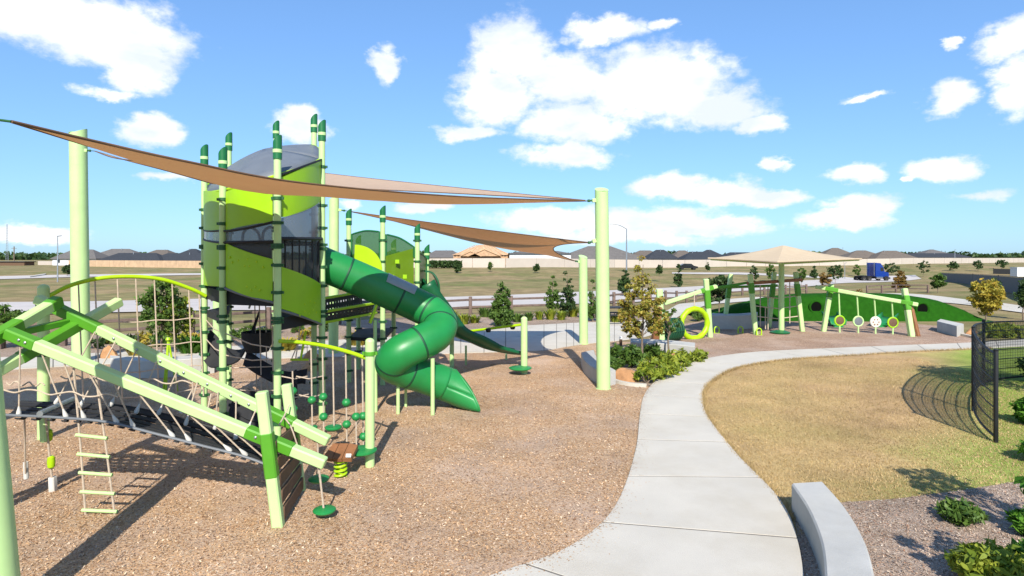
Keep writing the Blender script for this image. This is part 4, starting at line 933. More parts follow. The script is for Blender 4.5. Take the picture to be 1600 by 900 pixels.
def disc(p, r):
    MB().lathe(p, [(r * .3, -.055), (r * .8, -.035), (r, -.008), (r, .01), (r * .9, .022), (r * .3, .03)], 22).build('disc_step', 'slide', pod)
for x, y0, y1, Y, bs in ((458, 580, 655, 9.6, (611, 639)), (487, 540, 668, 9.5, (625,)), (505, 545, 680, 9.35, (620, 651)), (521, 545, 668, 9.2, ()), (541, 548, 690, 9.05, (629, 663)), (556, 553, 700, 8.95, (651,)), (567, 558, 705, 9.2, (650, 682))):
    rope([P(x - 1, y0, Y), P(x + 1, y1, Y)], pod, .012)
    for y in bs: ball(P(x + (y - y0) / (y1 - y0) * 2 - 1, y, Y))
disc(P(521, 668, 9.2), .125); disc(P(487, 668, 9.5), .09); disc(P(565, 704, 8.62), .215)
for x in (440, 463): rope([P(x, 588, 9.7), P(x + 20, 592, 9.7), P(x + 40, 588, 9.9)], pod, .01); rope([P(x, 616, 9.7), P(x + 22, 621, 9.7), P(x + 42, 616, 9.9)], pod, .01)
hd = thing('hanging_disc', 'dark green disc step hanging on a short rope from the beam end', 'play piece', G(507, 812))
rope([P(498, 728, 6.9), P(506, 797, 6.95)], hd, .012); MB().lathe(P(507, 797, 6.95), [(.04, -.045), (.1, -.03), (.128, -.006), (.128, .008), (.11, .02), (.03, .028)], 22).build('disc', 'slide', hd)
hd = thing('hanging_disc', 'dark green disc step in the shade behind the beam ends', 'play piece', G(497, 760))
rope([P(496, 686, 7.66), P(498, 748, 7.7)], hd, .012); MB().lathe(P(498, 748, 7.7), [(.04, -.045), (.1, -.03), (.128, -.006), (.128, .008), (.11, .02), (.03, .028)], 22).build('disc', 'slide', hd)
swg = thing('lime_trapeze', 'small lime trapeze bar hanging under the lime tower', 'play piece', G(468, 640))
MB().tube([P(454, 562, 10.8), P(482, 562, 10.8)], .02, 8).build('bar', 'lime', swg); MB().tube([P(478, 517, 10.8), P(470, 560, 10.8)], .02, 8).build('arm', 'lime', swg); rope([P(474, 517, 10.8), P(456, 560, 10.8)], swg, .01)
# stump seat on a spring
st = thing('stump_seat', 'brown plank seat tilted on a lime spring below the rope climber', 'seat', G(527, 752))
c0 = G(527, 752)
for i in range(3):
    x0 = -.19 + i * .13; MB().prism([c0 + Vector((x0, .0, .26 + (.0 if i else .02))), c0 + Vector((x0 + .123, 0, .26)), c0 + Vector((x0 + .123, .34, .36 - (.02 if i == 2 else 0))), c0 + Vector((x0 + (.04 if i == 0 else 0), .34, .36))], (0, -.02, .05)).build('plank', 'wood', st)
MB().prism([c0 + Vector((.12, -.027, .33)), c0 + Vector((.19, -.027, .33)), c0 + Vector((.19, -.006, .37)), c0 + Vector((.12, -.006, .37))], (0, -.003, .002)).build('label_plate', 'white', st, smooth=0)
MB().tube([c0 + Vector((.01 + .075 * math.cos(a), .12 + .075 * math.sin(a), .01 + a * .0095)) for a in [i * .4 for i in range(66)]], .018, 6).build('spring', 'lime', st)
# balance post with disc
bp = thing('bar_post', 'pale green short post with disc step and thin lime bar by the plaza', 'play piece', G(819, 585))
g = G(819, 585); play_post(bp, g.x, g.y, 1.42, .085, cap=False); MB().lathe(P(813, 575, g.y - .1), [(.08, -.07), (.22, -.045), (.29, -.01), (.29, .012), (.24, .03), (.06, .05)], 22).build('disc_step', 'slide', bp)
MB().tube([P(706, 521, 16.6), P(817, 507, 15.6)], .035, 10).build('bar', 'lime', bp)
for x, y in ((763, 513.5), (801, 509)): MB().lathe(P(x, y + 2, 16), [(.05, -.06), (.07, -.02), (.06, .04)], 10).build('grip', 'black', bp)
g = G(706, 575); MB().tube([g - Vector((0, 0, .05)), P(706, 518, g.y)], .06, 12).build('post', 'post', bp)

# ================================================================== far play area
def logpost(t, base, top, w=.2, joint=None, m='post', name='post'):
    base = Vector(base); top = Vector(top); o = MB().bar(base - Vector((0, 0, .1)), top, w, w, ch=.14).build(name, m, t, smooth=25)
    if joint: MB().bar(lerp(base, top, joint[0]), lerp(base, top, joint[1]), w + .03, w + .03, ch=.14).build('sleeve', 'joint', o, smooth=25)
    return o
rg = thing('ring_climber', 'pale beam frame with lime ring at the left of the far play area', 'climber', G(1105, 527))
logpost(rg, G(1110, 527), P(1103, 436, 22.6), .18, (.5, .82)); MB().bar(P(1038, 474, 22.5), P(1120, 447, 22.7), .15, .15).build('beam', 'post', rg)
MB().bar(P(1095, 455.5, 22.64), P(1114, 449, 22.68), .18, .18).build('sleeve', 'joint', rg)
logpost(rg, G(1034, 545), P(1030, 452, 20.0), .2); logpost(rg, G(1022, 545), P(1029, 480, 19.6), .22, None, 'wood')
rope([P(1085, 458, 22.4), P(1085, 483, 22.4)], rg, .02)
ringc = P(1085, 505.5, 22.3); RA = .55; tube = []
for i in range(36): a = 2 * math.pi * i / 36; tube.append(ringc + Vector((RA * math.cos(a), .25 * math.cos(a), RA * .98 * math.sin(a))))
MB().tube(tube, [.095 + .016 * (i % 3 == 0) for i in range(36)], 12, closed=True).build('lime_ring', 'lime', rg, smooth=60)
br = thing('barrel_tunnel', 'dark green ribbed barrel tunnel lying beside the lime ring', 'barrel', G(1045, 532))
bc = P(1037, 516, 21.5); ax = Vector((.75, .55, 0)).normalized(); sx = Vector((-ax.y, ax.x, 0))
for k in range(6):
    c = bc + ax * (k * .13); MB().tube([c + sx * .36 * math.cos(2 * math.pi * i / 28) + Vector((0, 0, .37 * math.sin(2 * math.pi * i / 28))) for i in range(28)], .045, 8, closed=True).build('hoop', 'seam', br, smooth=60)
for a in (0, 1.05, 2.1, 3.2, 4.2, 5.2): d = sx * .36 * math.cos(a) + Vector((0, 0, .37 * math.sin(a))); MB().bar(bc + d, bc + ax * .66 + d, .09, .04).build('rib', 'seam', br)
# rope bridge frame
fr = thing('log_bridge_frame', 'frame of leaning pale green posts with brown and green beams under the cream canopy', 'climber', G(1215, 520))
for (bx, by, tx, ty, j) in ((1131, 512, 1142, 428, (.55, .75)), (1181, 523, 1172, 428, (.68, .85)), (1201, 512, 1210, 425, (.55, .75)), (1254, 518, 1243, 425, (.6, .8))):
    g = G(bx, by); logpost(fr, g, P(tx, ty, g.y), .165, j)
MB().bar(P(1168, 443, 23.6), P(1253, 437, 24.5), .14, .12).build('beam', 'wood', fr); MB().bar(P(1125, 449, 25.8), P(1215, 446, 25.8), .1, .1).build('beam', 'joint', fr)
MB().bar(P(1110, 451, 25), P(1180, 440, 23.8), .1, .1).build('beam', 'joint', fr)
for x, y0, y1 in ((1188, 445, 510), (1200, 448, 515), (1217, 445, 512), (1234, 441, 505), (1196, 480, 514)): rope([P(x, y0, 24.5), P(x, y1, 24.5)], fr, .022)
for i in range(3): rope([P(1180, 462 + i * 16, 24.2), P(1215, 466 + i * 16, 24.4), P(1248, 462 + i * 16, 24.6)], fr, .02)
for x, y, lab in ((1120, 521, 'lime stepping loop nearest the lime ring post'), (1157, 521, 'lime stepping loop left of the leaning bridge post'), (1186, 524, 'lime stepping loop at the foot of the leaning bridge post')):
    g = G(x, y); s = thing('stepping_loop', lab, 'play piece', g, 'lime stepping loops')
    MB().tube(spline([g + Vector((-.09, 0, 0)), g + Vector((-.09, 0, .2)), g + Vector((0, 0, .27)), g + Vector((.09, 0, .2)), g + Vector((.09, 0, 0))], 5), .025, 8).build('loop', 'lime', s)
    MB().bar(g + Vector((-.13, 0, .0)), g + Vector((.13, 0, .0)), .07, .04).build('foot', 'lime', s)
# cream pyramid canopy
um = thing('canopy_umbrella', 'cream square fabric canopy on a single pale green post', 'canopy', G(1221, 521))
g = G(1221, 521); MB().tube([g - Vector((0, 0, .1)), Vector((g.x, g.y, 3.4))], .105, 16).build('pole', 'post', um)
MB().lathe(g + Vector((-.1, -.1, .0)), [(.1, .0), (.36, .03), (.38, .07), (.2, .13), (.1, .14)], 18).build('foot_disc', 'dgreen', um)
ap = P(1224, 383, g.y); cor = [P(1214, 409.5, 19.6), P(1346, 404.5, 23.6), Vector((g.x + .6, 27.4, 2.95)), P(1107, 403.5, 22.0)]
rows = []
for f in (1, .75, .5, .25, .02):
    rr_ = []
    for i in range(4):
        for s in range(6):
            t_ = s / 6; e = lerp(cor[i], cor[(i + 1) % 4], t_); e = lerp(e, Vector((ap.x, ap.y, e.z)), .06 * 4 * t_ * (1 - t_)); q = lerp(ap, e, f); q.z -= .06 * 4 * f * (1 - f) * (1 + .0 * t_); rr_.append(q)
    rr_.append(rr_[0]); rows.append(rr_)
cl = MB().grid(rows).build('fabric', 'canopy', um, smooth=25)
MB().tube(rows[0][:-1], .03, 6, closed=True).build('hem', 'canopy', um)
for cq in cor: MB().tube([Vector((g.x, g.y, 2.75)), lerp(ap, cq, .97) - Vector((0, 0, .05))], .04, 8).build('rib', 'post', um)
# panel swing frame
pf = thing('sensory_panel_frame', 'slanted pale beam frame with four round hanging panels before the turf mound', 'play panel', G(1420, 524))
g1 = G(1286, 518); logpost(pf, g1, P(1299, 444, g1.y), .17, (.72, .95)); g2 = G(1425, 526); logpost(pf, g2, P(1413, 451, 23.4), .19, (.55, .85))
MB().bar(P(1274, 448, 24.4), P(1434, 476, 23.1), .15, .15).build('beam', 'post', pf)
for a, b in ((.1, .23), (.84, .95)): MB().bar(lerp(P(1274, 448, 24.4), P(1434, 476, 23.1), a), lerp(P(1274, 448, 24.4), P(1434, 476, 23.1), b), .175, .175).build('sleeve', 'joint', pf)
MB().bar(g2 + Vector((.28, .05, 0)), P(1423, 479, 23.2) + Vector((.05, .05, 0)), .16, .1).build('plank', 'wood', pf); 
for i, (x, y, mr_, mc) in enumerate(((1312, 501, 'panel', 'wooddark'), (1341, 502, 'post', 'greyroof'), (1368, 503, 'ropeend', 'ropeend'), (1395, 504, 'panel', 'wooddark'))):
    Y = 24.2 - i * .2; c = P(x, y, Y); axm = Matrix.Rotation(R(90), 3, 'X'); top = lerp(P(1274, 448, 24.4), P(1434, 476, 23.1), (x - 1274) / 160)
    MB().tube([top, c + Vector((0, 0, .2))], .03, 8).build('hanger', 'post', pf); MB().tube([c - Vector((0, 0, .2)), Vector((c.x, c.y, -.05))], .03, 8).build('stand', 'post', pf)
    d = MB().tube([c + Vector((.19 * math.cos(a), 0, .19 * math.sin(a))) for a in [k * 2 * math.pi / 24 for k in range(24)]], .035, 8, closed=True).build('panel_rim', mr_, pf, smooth=60)
    MB().lathe(c, [(.175, -.03), (.175, .02), (.12, .035)], 20, axm).build('panel_disc', mc, d)
    if i == 2:
        for a in range(6): MB().lathe(c + Vector((.11 * math.cos(a * 1.05), -.04, .11 * math.sin(a * 1.05))), [(.025, -.02), (.025, .01)], 8, axm).build('knob', 'wood', d)
for (x, y, x2, y2, lab) in ((1296, 494, 1310, 502, 'small green slide chute at the left foot of the turf mound'), (1391, 496, 1376, 503, 'small green slide chute at the right foot of the turf mound')):
    a, b = P(x, y, 27.5), P(x2, y2, 26.0); b.z = .1; s = thing('mound_slide', lab, 'slide', (b.x, b.y, 0), 'small slides on the turf mound'); d = (b - a).normalized(); sx = d.cross(Vector((0, 0, 1))).normalized(); rows = []
    for t_ in (0, .33, .66, 1): c = lerp(a, b, t_); rows.append([c - sx * .3 + Vector((0, 0, .22)), c - sx * .26 + Vector((0, 0, .04)), c, c + sx * .26 + Vector((0, 0, .04)), c + sx * .3 + Vector((0, 0, .22))])
    o = MB().grid(rows).build('chute', 'slide', s); so = o.modifiers.new('w', 'SOLIDIFY'); so.thickness = .04
    MB().bar(b + Vector((0, 0, -.02)), b + Vector((0, 0, -.16)), .4, .1).build('foot', 'slide', s)
# turf mound with tunnels
def mound():
    t = thing('turf_mound', 'dark green artificial turf mound with two round tunnel mouths', 'mound', G(1310, 499))
    pr = [(1095, 491), (1130, 484), (1180, 468), (1230, 459), (1300, 456), (1360, 456), (1410, 458), (1455, 465), (1490, 478), (1512, 491), (1526, 498)]
    c = spline([P(x, y, 29.5) for x, y in pr], 6); rows = []
    for p in c:
        h = max(p.z, .03); f = P(0, 0, 28.4); row_ = []
        for (dy, k) in ((-1.1, -.02), (-.95, .3), (-.75, .68), (-.5, .9), (-.15, 1.0), (.5, 1.02), (1.4, .85), (2.6, .4), (3.6, -.02)): row_.append(Vector((p.x + random.uniform(-.02, .02), 29.5 + dy, h * k * .92)))
        rows.append(row_)
    MB().grid(rows).build('turf', 'turf', t, smooth=70)
    for x, y in ((1275, 480), (1441, 483)):
        c0 = P(x, y, 28.62); MB().tube([c0 + Vector((.29 * math.cos(a), 0, .29 * math.sin(a))) for a in [k * 2 * math.pi / 28 for k in range(28)]], .055, 10, closed=True).build('tunnel_collar', 'turf', t, smooth=60)
        MB().tube([c0 + Vector((0, -.02, 0)), c0 + Vector((0, .3, 0)), c0 + Vector((0, 1.2, 0))], .27, 24, caps=True).build('tunnel', 'inner_shade', t, smooth=40)  # capped near-black tube, the darkness inside the mouth is painted
mound()

# ================================================================== near mesh fence at right
mf = thing('mesh_fence', 'curved black wire mesh fence with slim posts on the lawn at right', 'fence', G(1555, 691))
fp = [(G(1536, 603), 1.54), (G(1521, 643), 1.60), (G(1555, 692), 1.42)]
fpx = [(1537, 604, 498), (1521, 643, 508), (1556, 692, 550)]
curve = spline([G(1700, 585), G(1620, 592), G(1537, 604), G(1521, 643), G(1556, 692), G(1680, 760), G(1900, 850)], 8)
tops = spline([Vector((0, 0, 1.4)), Vector((0, 0, 1.45)), Vector((0, 0, 1.5)), Vector((0, 0, 1.6)), Vector((0, 0, 1.46)), Vector((0, 0, 1.44)), Vector((0, 0, 1.44))], 8)
seg = list(range(8, 33))
H = lambda i: tops[i].z
for k in (16, 24, 32):
    p = curve[k]; ps = MB().bar(p - Vector((0, 0, .1)), p + Vector((0, 0, H(k) + .03)), .055, .055).build('post', 'black', mf); MB().lathe(p + Vector((0, 0, H(k) + .03)), [(.035, 0), (.04, .012), (.02, .03)], 10).build('post_cap', 'black', ps)
for f in (.03, .2, .36, .52, .68, .84, .985):
    MB().tube([curve[i] + Vector((0, 0, .05 + (H(i) - .05) * f)) for i in seg], .011 if .1 < f < .9 else .02, 6).build('rail', 'black', mf)
A_, B_ = curve[seg[0]:seg[-1] + 1], None
wires = MB(); dense = []
for a, b in zip(seg[:-1], seg[1:]):
    L_ = (curve[b] - curve[a]).length; n = max(1, int(L_ / .075))
    for j in range(n): dense.append((lerp(curve[a], curve[b], j / n), H(a) + (H(b) - H(a)) * j / n))
for q, h in dense: wires.tube([q + Vector((0, 0, .06)), q + Vector((0, 0, h))], .0032, 4, caps=False)
w_ = wires.build('wire', 'black', mf); w_['kind'] = 'stuff'
wires = MB()
for f in [i / 22 for i in range(1, 22)]: wires.tube([curve[i] + Vector((0, 0, .05 + (H(i) - .05) * f)) for i in seg], .0032, 4, caps=False)
w_ = wires.build('wire', 'black', mf); w_['kind'] = 'stuff'
MB().strip([curve[i] + Vector((0, 0, .07)) for i in seg], [curve[i] + Vector((0, 0, H(i) - .02)) for i in seg]).build('mesh_screen', 'fence', mf, smooth=0)
# split rail fence behind the beds
def rail_fence(pts, label, hgt=.95):
    t = thing('rail_fence', label, 'fence', pts[0]); pp = []
    for a, b in zip(pts[:-1], pts[1:]):
        n = max(1, round((b - a).length / 3.0)); pp += [lerp(a, b, i / n) for i in range(n)]
    pp.append(pts[-1])
    for i, p in enumerate(pp):
        z = tz(p.x, p.y); MB().bar(Vector((p.x, p.y, z - .1)), Vector((p.x, p.y, z + hgt)), .17, .17).build('post', 'fencewood', t)
        if i:
            q = pp[i - 1]; zq = tz(q.x, q.y)
            for h in (.42, .78): MB().bar(Vector((q.x, q.y, zq + h + random.uniform(-.02, .02))), Vector((p.x, p.y, z + h + random.uniform(-.02, .02))), .07, .11).build('rail', 'fencewood', t)
rail_fence([G(-300, 558), G(0, 546), G(100, 541), G(300, 526), G(420, 516), G(530, 507), G(640, 499), G(735, 492), G(860, 488)], 'long weathered split rail fence behind the plaza planting')
rail_fence([G(925, 487), T(1040, 475), T(1100, 468), T(1160, 462), T(1260, 459)], 'split rail fence section behind the autumn tree')
rail_fence([T(1355, 459), T(1400, 457), T(1450, 458)], 'short rail fence section beyond the turf mound', .8)
# dark court screen fence at far right
cf = thing('screen_fence', 'dark fabric screened court fence at the far right', 'fence', T(1600, 464))
cb = [T(1470, 439), T(1520, 446), T(1560, 454), T(1600, 463), T(1660, 478), T(1720, 490)]; 
for i, p in enumerate(cb):
    MB().tube([p - Vector((0, 0, .1)), p + Vector((0, 0, 1.72))], .04, 8).build('post', 'black', cf)
    if i: q = cb[i - 1]; MB().strip([q + Vector((0, 0, .03)), p + Vector((0, 0, .03))], [q + Vector((0, 0, 1.6)), p + Vector((0, 0, 1.6))], .02).build('screen', 'court', cf, smooth=0); MB().tube([q + Vector((0, 0, 1.66)), p + Vector((0, 0, 1.66))], .03, 6).build('top_rail', 'black', cf)
cf = thing('screen_fence', 'low black fence strip behind the court near the white crate', 'fence', T(1570, 432))
a, b = T(1552, 428), T(1592, 429); MB().strip([a, b], [a + Vector((0, 0, 1.3)), b + Vector((0, 0, 1.3))], .05).build('screen', 'black', cf, smooth=0)
for p in (a, b): MB().tube([p, p + Vector((0, 0, 1.5))], .05, 6).build('post', 'black', cf)

# ================================================================== vegetation
def crown_pts(n, w, d, h, clumps, shape, cr):
    out = []; C = []
    for i in range(clumps):
        while True:
            p = rng.uniform(-1, 1, 3)
            if shape == 'cone': lim = max(.08, (1 - (p[2] + 1) / 2) ** .75 * (.55 + .45 * min(1, (p[2] + 1) * 3)))
            elif shape == 'column': lim = math.sqrt(max(.02, 1 - abs(p[2]) ** 3)) * (.9 + .1 * math.sin(p[2] * 9 + p[0]))
            else: lim = math.sqrt(max(.0, 1 - p[2] ** 2))
            r = math.hypot(p[0], p[1])
            if r <= lim and r >= lim * .35 * rng.uniform(0, 1.3): break
        C.append(p * np.array([w / 2, d / 2, h / 2]))
    C = np.array(C); k = rng.integers(0, clumps, n); sc = cr * rng.uniform(.5, 1.3, clumps)
    off = rng.normal(size=(n, 3)); off /= np.linalg.norm(off, axis=1)[:, None]; off *= (rng.uniform(0, 1, n) ** .45)[:, None]
    off[:, 2] *= .75
    return C[k] + off * sc[k][:, None], C
def tree(base, H_, w, crown_h, m, label, shape='ellipsoid', n=1500, leaf=.07, clumps=40, cr=None, trunk=.035, group='young trees', lean=0.0, bare=0.0, stakes=False):
    base = Vector(base); t = thing('young_tree', label, 'tree', base, group); clumps = int(clumps * 1.6)
    cz = H_ - crown_h / 2; n = int(n * 1.45); pts, C = crown_pts(n, w, w, crown_h, clumps, shape, (cr or w * .17) * .78)
    pts = pts + np.array([base.x + lean * .6, base.y, base.z + cz]); C = C + np.array([base.x + lean * .6, base.y, base.z + cz])
    leaves('crown', pts, leaf * .78, m, t)
    k = 5; sp_ = [base + Vector((lean * i / k + random.uniform(-.02, .02) * (i > 0), random.uniform(-.02, .02) * (i > 0), H_ * .93 * i / k - (.05 if i == 0 else 0))) for i in range(k + 1)]
    tr = MB().tube(spline(sp_, 3), [trunk * (1 - .8 * i / (3 * k)) for i in range(3 * k + 1)], 8)
    for i in range(min(len(C), 16)):
        c = Vector(C[i]); s = min(.9, max(.18, (c.z - base.z) / (H_ * .93) * .75)); a = base + Vector((lean * s, 0, H_ * .93 * s)); tr.tube([a, lerp(a, c, .5) + Vector((0, 0, .03 * H_ * .3)), c], [trunk * .4, trunk * .25, trunk * .1], 5)
    tr.build('trunk', 'bark', t)
    if stakes:
        for dx in (-.35, .38): MB().tube([base + Vector((dx, .05, -.05)), base + Vector((dx, .05, 1.15))], .03, 7).build('stake', 'stake', t)
    return t
def at(px, py): return T(px, py)
def H(base, py): return EYE - (py - HZ) / F * base.y - base.z
def W(base, w): return w / F * base.y
def ptree(x, yb, yt, w, yc, m, label, **k):
    b = at(x, yb); tree(b, H(b, yt), W(b, w), H(b, yt) - H(b, yc), m, label, **k)
ptree(1004, 566, 402, 98, 524, 'leaf_autumn', 'yellow and green autumn tree in the planter beside the path', n=4200, leaf=.062, clumps=95, cr=.15, shape='cone', trunk=.035)
ptree(1045, 562, 480, 40, 520, 'leaf_mid', 'thin staked sapling in the planter under the autumn tree', n=300, leaf=.07, clumps=14, cr=.1)
ptree(785, 510, 433, 46, 508, 'leaf_mid', 'dense conical green tree in front of the rail fence right of the tube slide', n=3600, leaf=.09, clumps=90, shape='cone', cr=.17)
ptree(864, 492, 430, 30, 482, 'leaf_mid', 'slender light green tree left of the short shade post', n=1500, leaf=.085, clumps=45, shape='cone', cr=.15)
ptree(886, 496, 418, 32, 488, 'leaf_dark', 'darker slender tree touching the short shade post at left', n=1700, leaf=.085, clumps=55, shape='cone', cr=.15)
ptree(926, 502, 440, 26, 496, 'leaf_mid', 'green tree half hidden between the two right shade posts', n=1200, leaf=.08, clumps=40, shape='cone', cr=.15)
ptree(976, 463, 415, 26, 458, 'leaf_dark', 'small dark conical tree beyond the fence beside the tall right post', n=1500, leaf=.16, clumps=45, shape='cone', cr=.22)
ptree(252, 556, 438, 62, 528, 'leaf_mid', 'bushy tree seen through the rope net left of the tower', n=2000, leaf=.085, clumps=70, cr=.2, shape='column', bare=.1)
ptree(275, 552, 455, 46, 530, 'leaf_yellow', 'yellowish small tree beside the bushy tree behind the rope net', n=1100, leaf=.08, clumps=34, cr=.2)
ptree(8, 545, 478, 70, 525, 'leaf_mid', 'low spreading tree at the left edge behind the beams', n=1500, leaf=.09, clumps=34, cr=.22)
ptree(1124, 500, 428, 38, 472, 'leaf_dark', 'open dark tree between the two leaning posts of the far frame', n=1400, leaf=.12, clumps=40, cr=.22)
ptree(1060, 449, 411, 16, 446, 'leaf_dark', 'small cone tree by the black car across the road', n=700, leaf=.2, clumps=30, shape='cone', cr=.25)
ptree(1030, 440, 411, 9, 426, 'leaf_dark', 'tiny dark tree on the far verge left of the black car', n=300, leaf=.25, clumps=16, shape='cone', cr=.3)
ptree(1106, 424, 405, 8, 421, 'leaf_dark', 'tiny dark tree under the left tip of the cream canopy', n=300, leaf=.25, clumps=16, shape='cone', cr=.3)
ptree(1178, 440, 408, 17, 436, 'leaf_dark', 'dark pointed tree behind the brown beam under the canopy', n=700, leaf=.17, clumps=34, cr=.26, shape='cone')
ptree(1204, 440, 414, 14, 437, 'leaf_mid', 'green rounded tree left of the canopy pole in the distance', n=600, leaf=.2, clumps=26, cr=.3)
ptree(1252, 446, 416, 13, 440, 'leaf_mid', 'mid green young tree just right of the canopy pole', n=500, leaf=.2, clumps=24, cr=.28)
ptree(1272, 437, 413, 13, 434, 'leaf_dark', 'dark cone tree on the verge right of the canopy pole', n=600, leaf=.22, clumps=28, shape='cone', cr=.3)
ptree(1305, 443, 412, 22, 436, 'leaf_dark', 'dark round tree left of the blue truck', n=900, leaf=.2, clumps=34, cr=.35)
ptree(1289, 449, 426, 18, 446, 'leaf_rust', 'rusty brown young tree behind the slanted beam frame', n=500, leaf=.2, clumps=22, cr=.3)
ptree(1338, 432, 414, 12, 430, 'leaf_mid', 'small green tree just left of the blue truck cab', n=400, leaf=.25, clumps=20, cr=.3)
ptree(1393, 430, 411, 22, 427, 'leaf_dark', 'dark green tree just right of the blue truck nose', n=700, leaf=.25, clumps=30, cr=.4)
ptree(1407, 456, 421, 26, 451, 'leaf_rust', 'rust coloured cone tree above the right beam post', n=1100, leaf=.16, clumps=40, shape='cone', cr=.3)
ptree(1443, 433, 407, 17, 426, 'leaf_dark', 'dark round tree on the verge beyond the concrete road', n=700, leaf=.22, clumps=28, cr=.35)
ptree(1465, 458, 427, 20, 451, 'leaf_mid', 'olive green tree at the left end of the dark court fence', n=900, leaf=.16, clumps=34, cr=.3)
ptree(1489, 424, 409, 16, 422, 'leaf_dark', 'low dark shrubby tree on the far right verge', n=500, leaf=.3, clumps=24, cr=.5)
ptree(1528, 424, 407, 14, 420, 'leaf_dark', 'far dark tree behind the court fence, left of the gold tree', n=400, leaf=.3, clumps=22, cr=.5)
ptree(1565, 421, 406, 15, 418, 'leaf_dark', 'far dark tree behind the low black fence strip', n=400, leaf=.3, clumps=22, cr=.5)
ptree(1541, 502, 434, 44, 490, 'leaf_gold', 'golden yellow tree in front of the dark court fence', n=2200, leaf=.11, clumps=60, cr=.24)
ptree(1557, 478, 432, 14, 470, 'leaf_dark', 'thin dark sapling just right of the golden tree', n=400, leaf=.12, clumps=20, cr=.2)
ptree(1599, 500, 440, 16, 480, 'leaf_dark', 'dark tree cut off by the right edge near the court', n=600, leaf=.12, clumps=24, cr=.25)
ptree(1340, 470, 452, 20, 466, 'leaf_rust', 'thin reddish brown bush above the middle of the turf mound', n=180, leaf=.1, clumps=16, cr=.22)
ptree(105, 432, 413, 14, 428, 'leaf_dark', 'small dark tree beside the thick left shade post', n=500, leaf=.25, clumps=24, cr=.35)
ptree(715, 427, 412, 12, 425, 'leaf_dark', 'small dark tree on the slope in front of the framed house', n=400, leaf=.3, clumps=20, cr=.35)
ptree(838, 427, 413, 9, 423, 'leaf_dark', 'small dark tree on the slope in front of the white unfinished house', n=300, leaf=.3, clumps=18, cr=.35)
ptree(766, 425, 410, 7, 420, 'leaf_mid', 'tiny sapling in front of the framed house wall', n=150, leaf=.25, clumps=12, cr=.3)

def shrub(px_, py_, w, h, m, label, n=260, leaf=.06, group=None, blade=False, z=None):
    b = at(px_, py_); t = thing('shrub', label, 'shrub', b, group); ww = W(b, w); hh = H(b, py_ - h)
    if blade:
        k = n; a = rng.uniform(0, 2 * math.pi, k); rr = rng.uniform(0, .32, k) * ww; ln = rng.uniform(.55, 1.1, k) * hh; outw = rng.uniform(.15, .9, k) * ww * .6
        B0 = np.stack([b.x + rr * np.cos(a), b.y + rr * np.sin(a), np.full(k, b.z)], 1); D = np.stack([np.cos(a) * outw, np.sin(a) * outw, ln], 1); S = np.stack([-np.sin(a), np.cos(a), np.zeros(k)], 1) * leaf * .5
        V = np.empty((k, 6, 3)); V[:, 0] = B0 - S * .6; V[:, 1] = B0 + S * .6; Mid = B0 + D * np.array([.45, .45, .72]); V[:, 2] = Mid + S; V[:, 3] = Mid - S; V[:, 4] = B0 + D + S * .1; V[:, 5] = B0 + D - S * .1
        i = np.arange(k)[:, None] * 6; Fc = np.concatenate([i + np.array([[0, 1, 2, 3]]), i + np.array([[3, 2, 4, 5]])]); npmesh('foliage', V.reshape(-1, 3), Fc, m, t)
    else:
        p, C = crown_pts(n, ww, ww * .9, hh * .9, max(8, n // 28), 'ellipsoid', ww * .2); p[:, 2] = np.maximum(p[:, 2], -hh * .46); leaves('foliage', p + np.array([b.x, b.y, b.z + hh * .5]), leaf, m, t, aspect=2.8)
        mb = MB()
        for c in C[:7]: mb.tube([b, b + Vector((c[0] * .5, c[1] * .5, hh * .3)), b + Vector((c[0], c[1], hh * .5 + c[2]))], [.012, .009, .004], 5)
        mb.build('stem', 'bark', t)
    return t
# planter beside the path
for i, (x, y, w, h) in enumerate([(1010, 600, 38, 26), (1032, 594, 40, 28), (1052, 583, 40, 28), (1068, 574, 36, 22), (1085, 568, 34, 20), (1022, 585, 36, 26), (1040, 575, 36, 26), (1062, 566, 34, 20), (1096, 563, 24, 14), (1046, 588, 30, 18)]):
    shrub(x, y, w, h, 'leaf_yellow', 'low yellow green shrub massed along the path edge of the planter', n=420, leaf=.05, group='yellow green shrubs along the planter edge')
for (x, y, w, h, lab) in ((962, 582, 26, 42, 'upright green shrub left of the orange boulder beside the tall post'), (985, 576, 34, 38, 'rounded dark green shrub behind the orange boulder'), (1022, 562, 30, 22, 'small green shrub in front of the short concrete wall')):
    shrub(x, y, w, h, 'leaf_mid', lab, n=700, leaf=.07)
# planting strip behind the plaza
k = 0
for x in list(range(690, 1000, 17)):
    y = 503 + random.uniform(-8, 5) - (x - 690) * .012
    if abs(x - 940) < 14: continue
    shrub(x, y, random.uniform(16, 26), random.uniform(10, 18), random.choice(['leaf_yellow', 'leaf_mid', 'leaf_yellow']), 'low grassy clump in the planting strip behind the plaza', n=110, leaf=.07, group='grassy clumps behind the plaza', blade=True)
for x in list(range(150, 520, 24)):
    y = 545 - (x - 150) * .055 + random.uniform(-10, 3); shrub(x, y, random.uniform(20, 34), random.uniform(10, 20), random.choice(['leaf_yellow', 'leaf_mid', 'leaf_dark', 'leaf_gold']), 'low shrub in the planting strip behind the lime tower', n=150, leaf=.08, group='low shrubs behind the tower')
for (x, y, w, h, m, lab) in ((215, 556, 36, 22, 'leaf_gold', 'golden grass clump behind the long grey planter wall'), (300, 552, 50, 26, 'leaf_bright', 'bright green shrub at the right end of the grey planter wall'), (445, 548, 46, 18, 'leaf_gold', 'golden clump seen under the lime tower deck'), (560, 540, 40, 22, 'leaf_gold', 'golden clump seen below the black bridge')):
    shrub(x, y, w, h, m, lab, n=260, leaf=.09, blade=True)
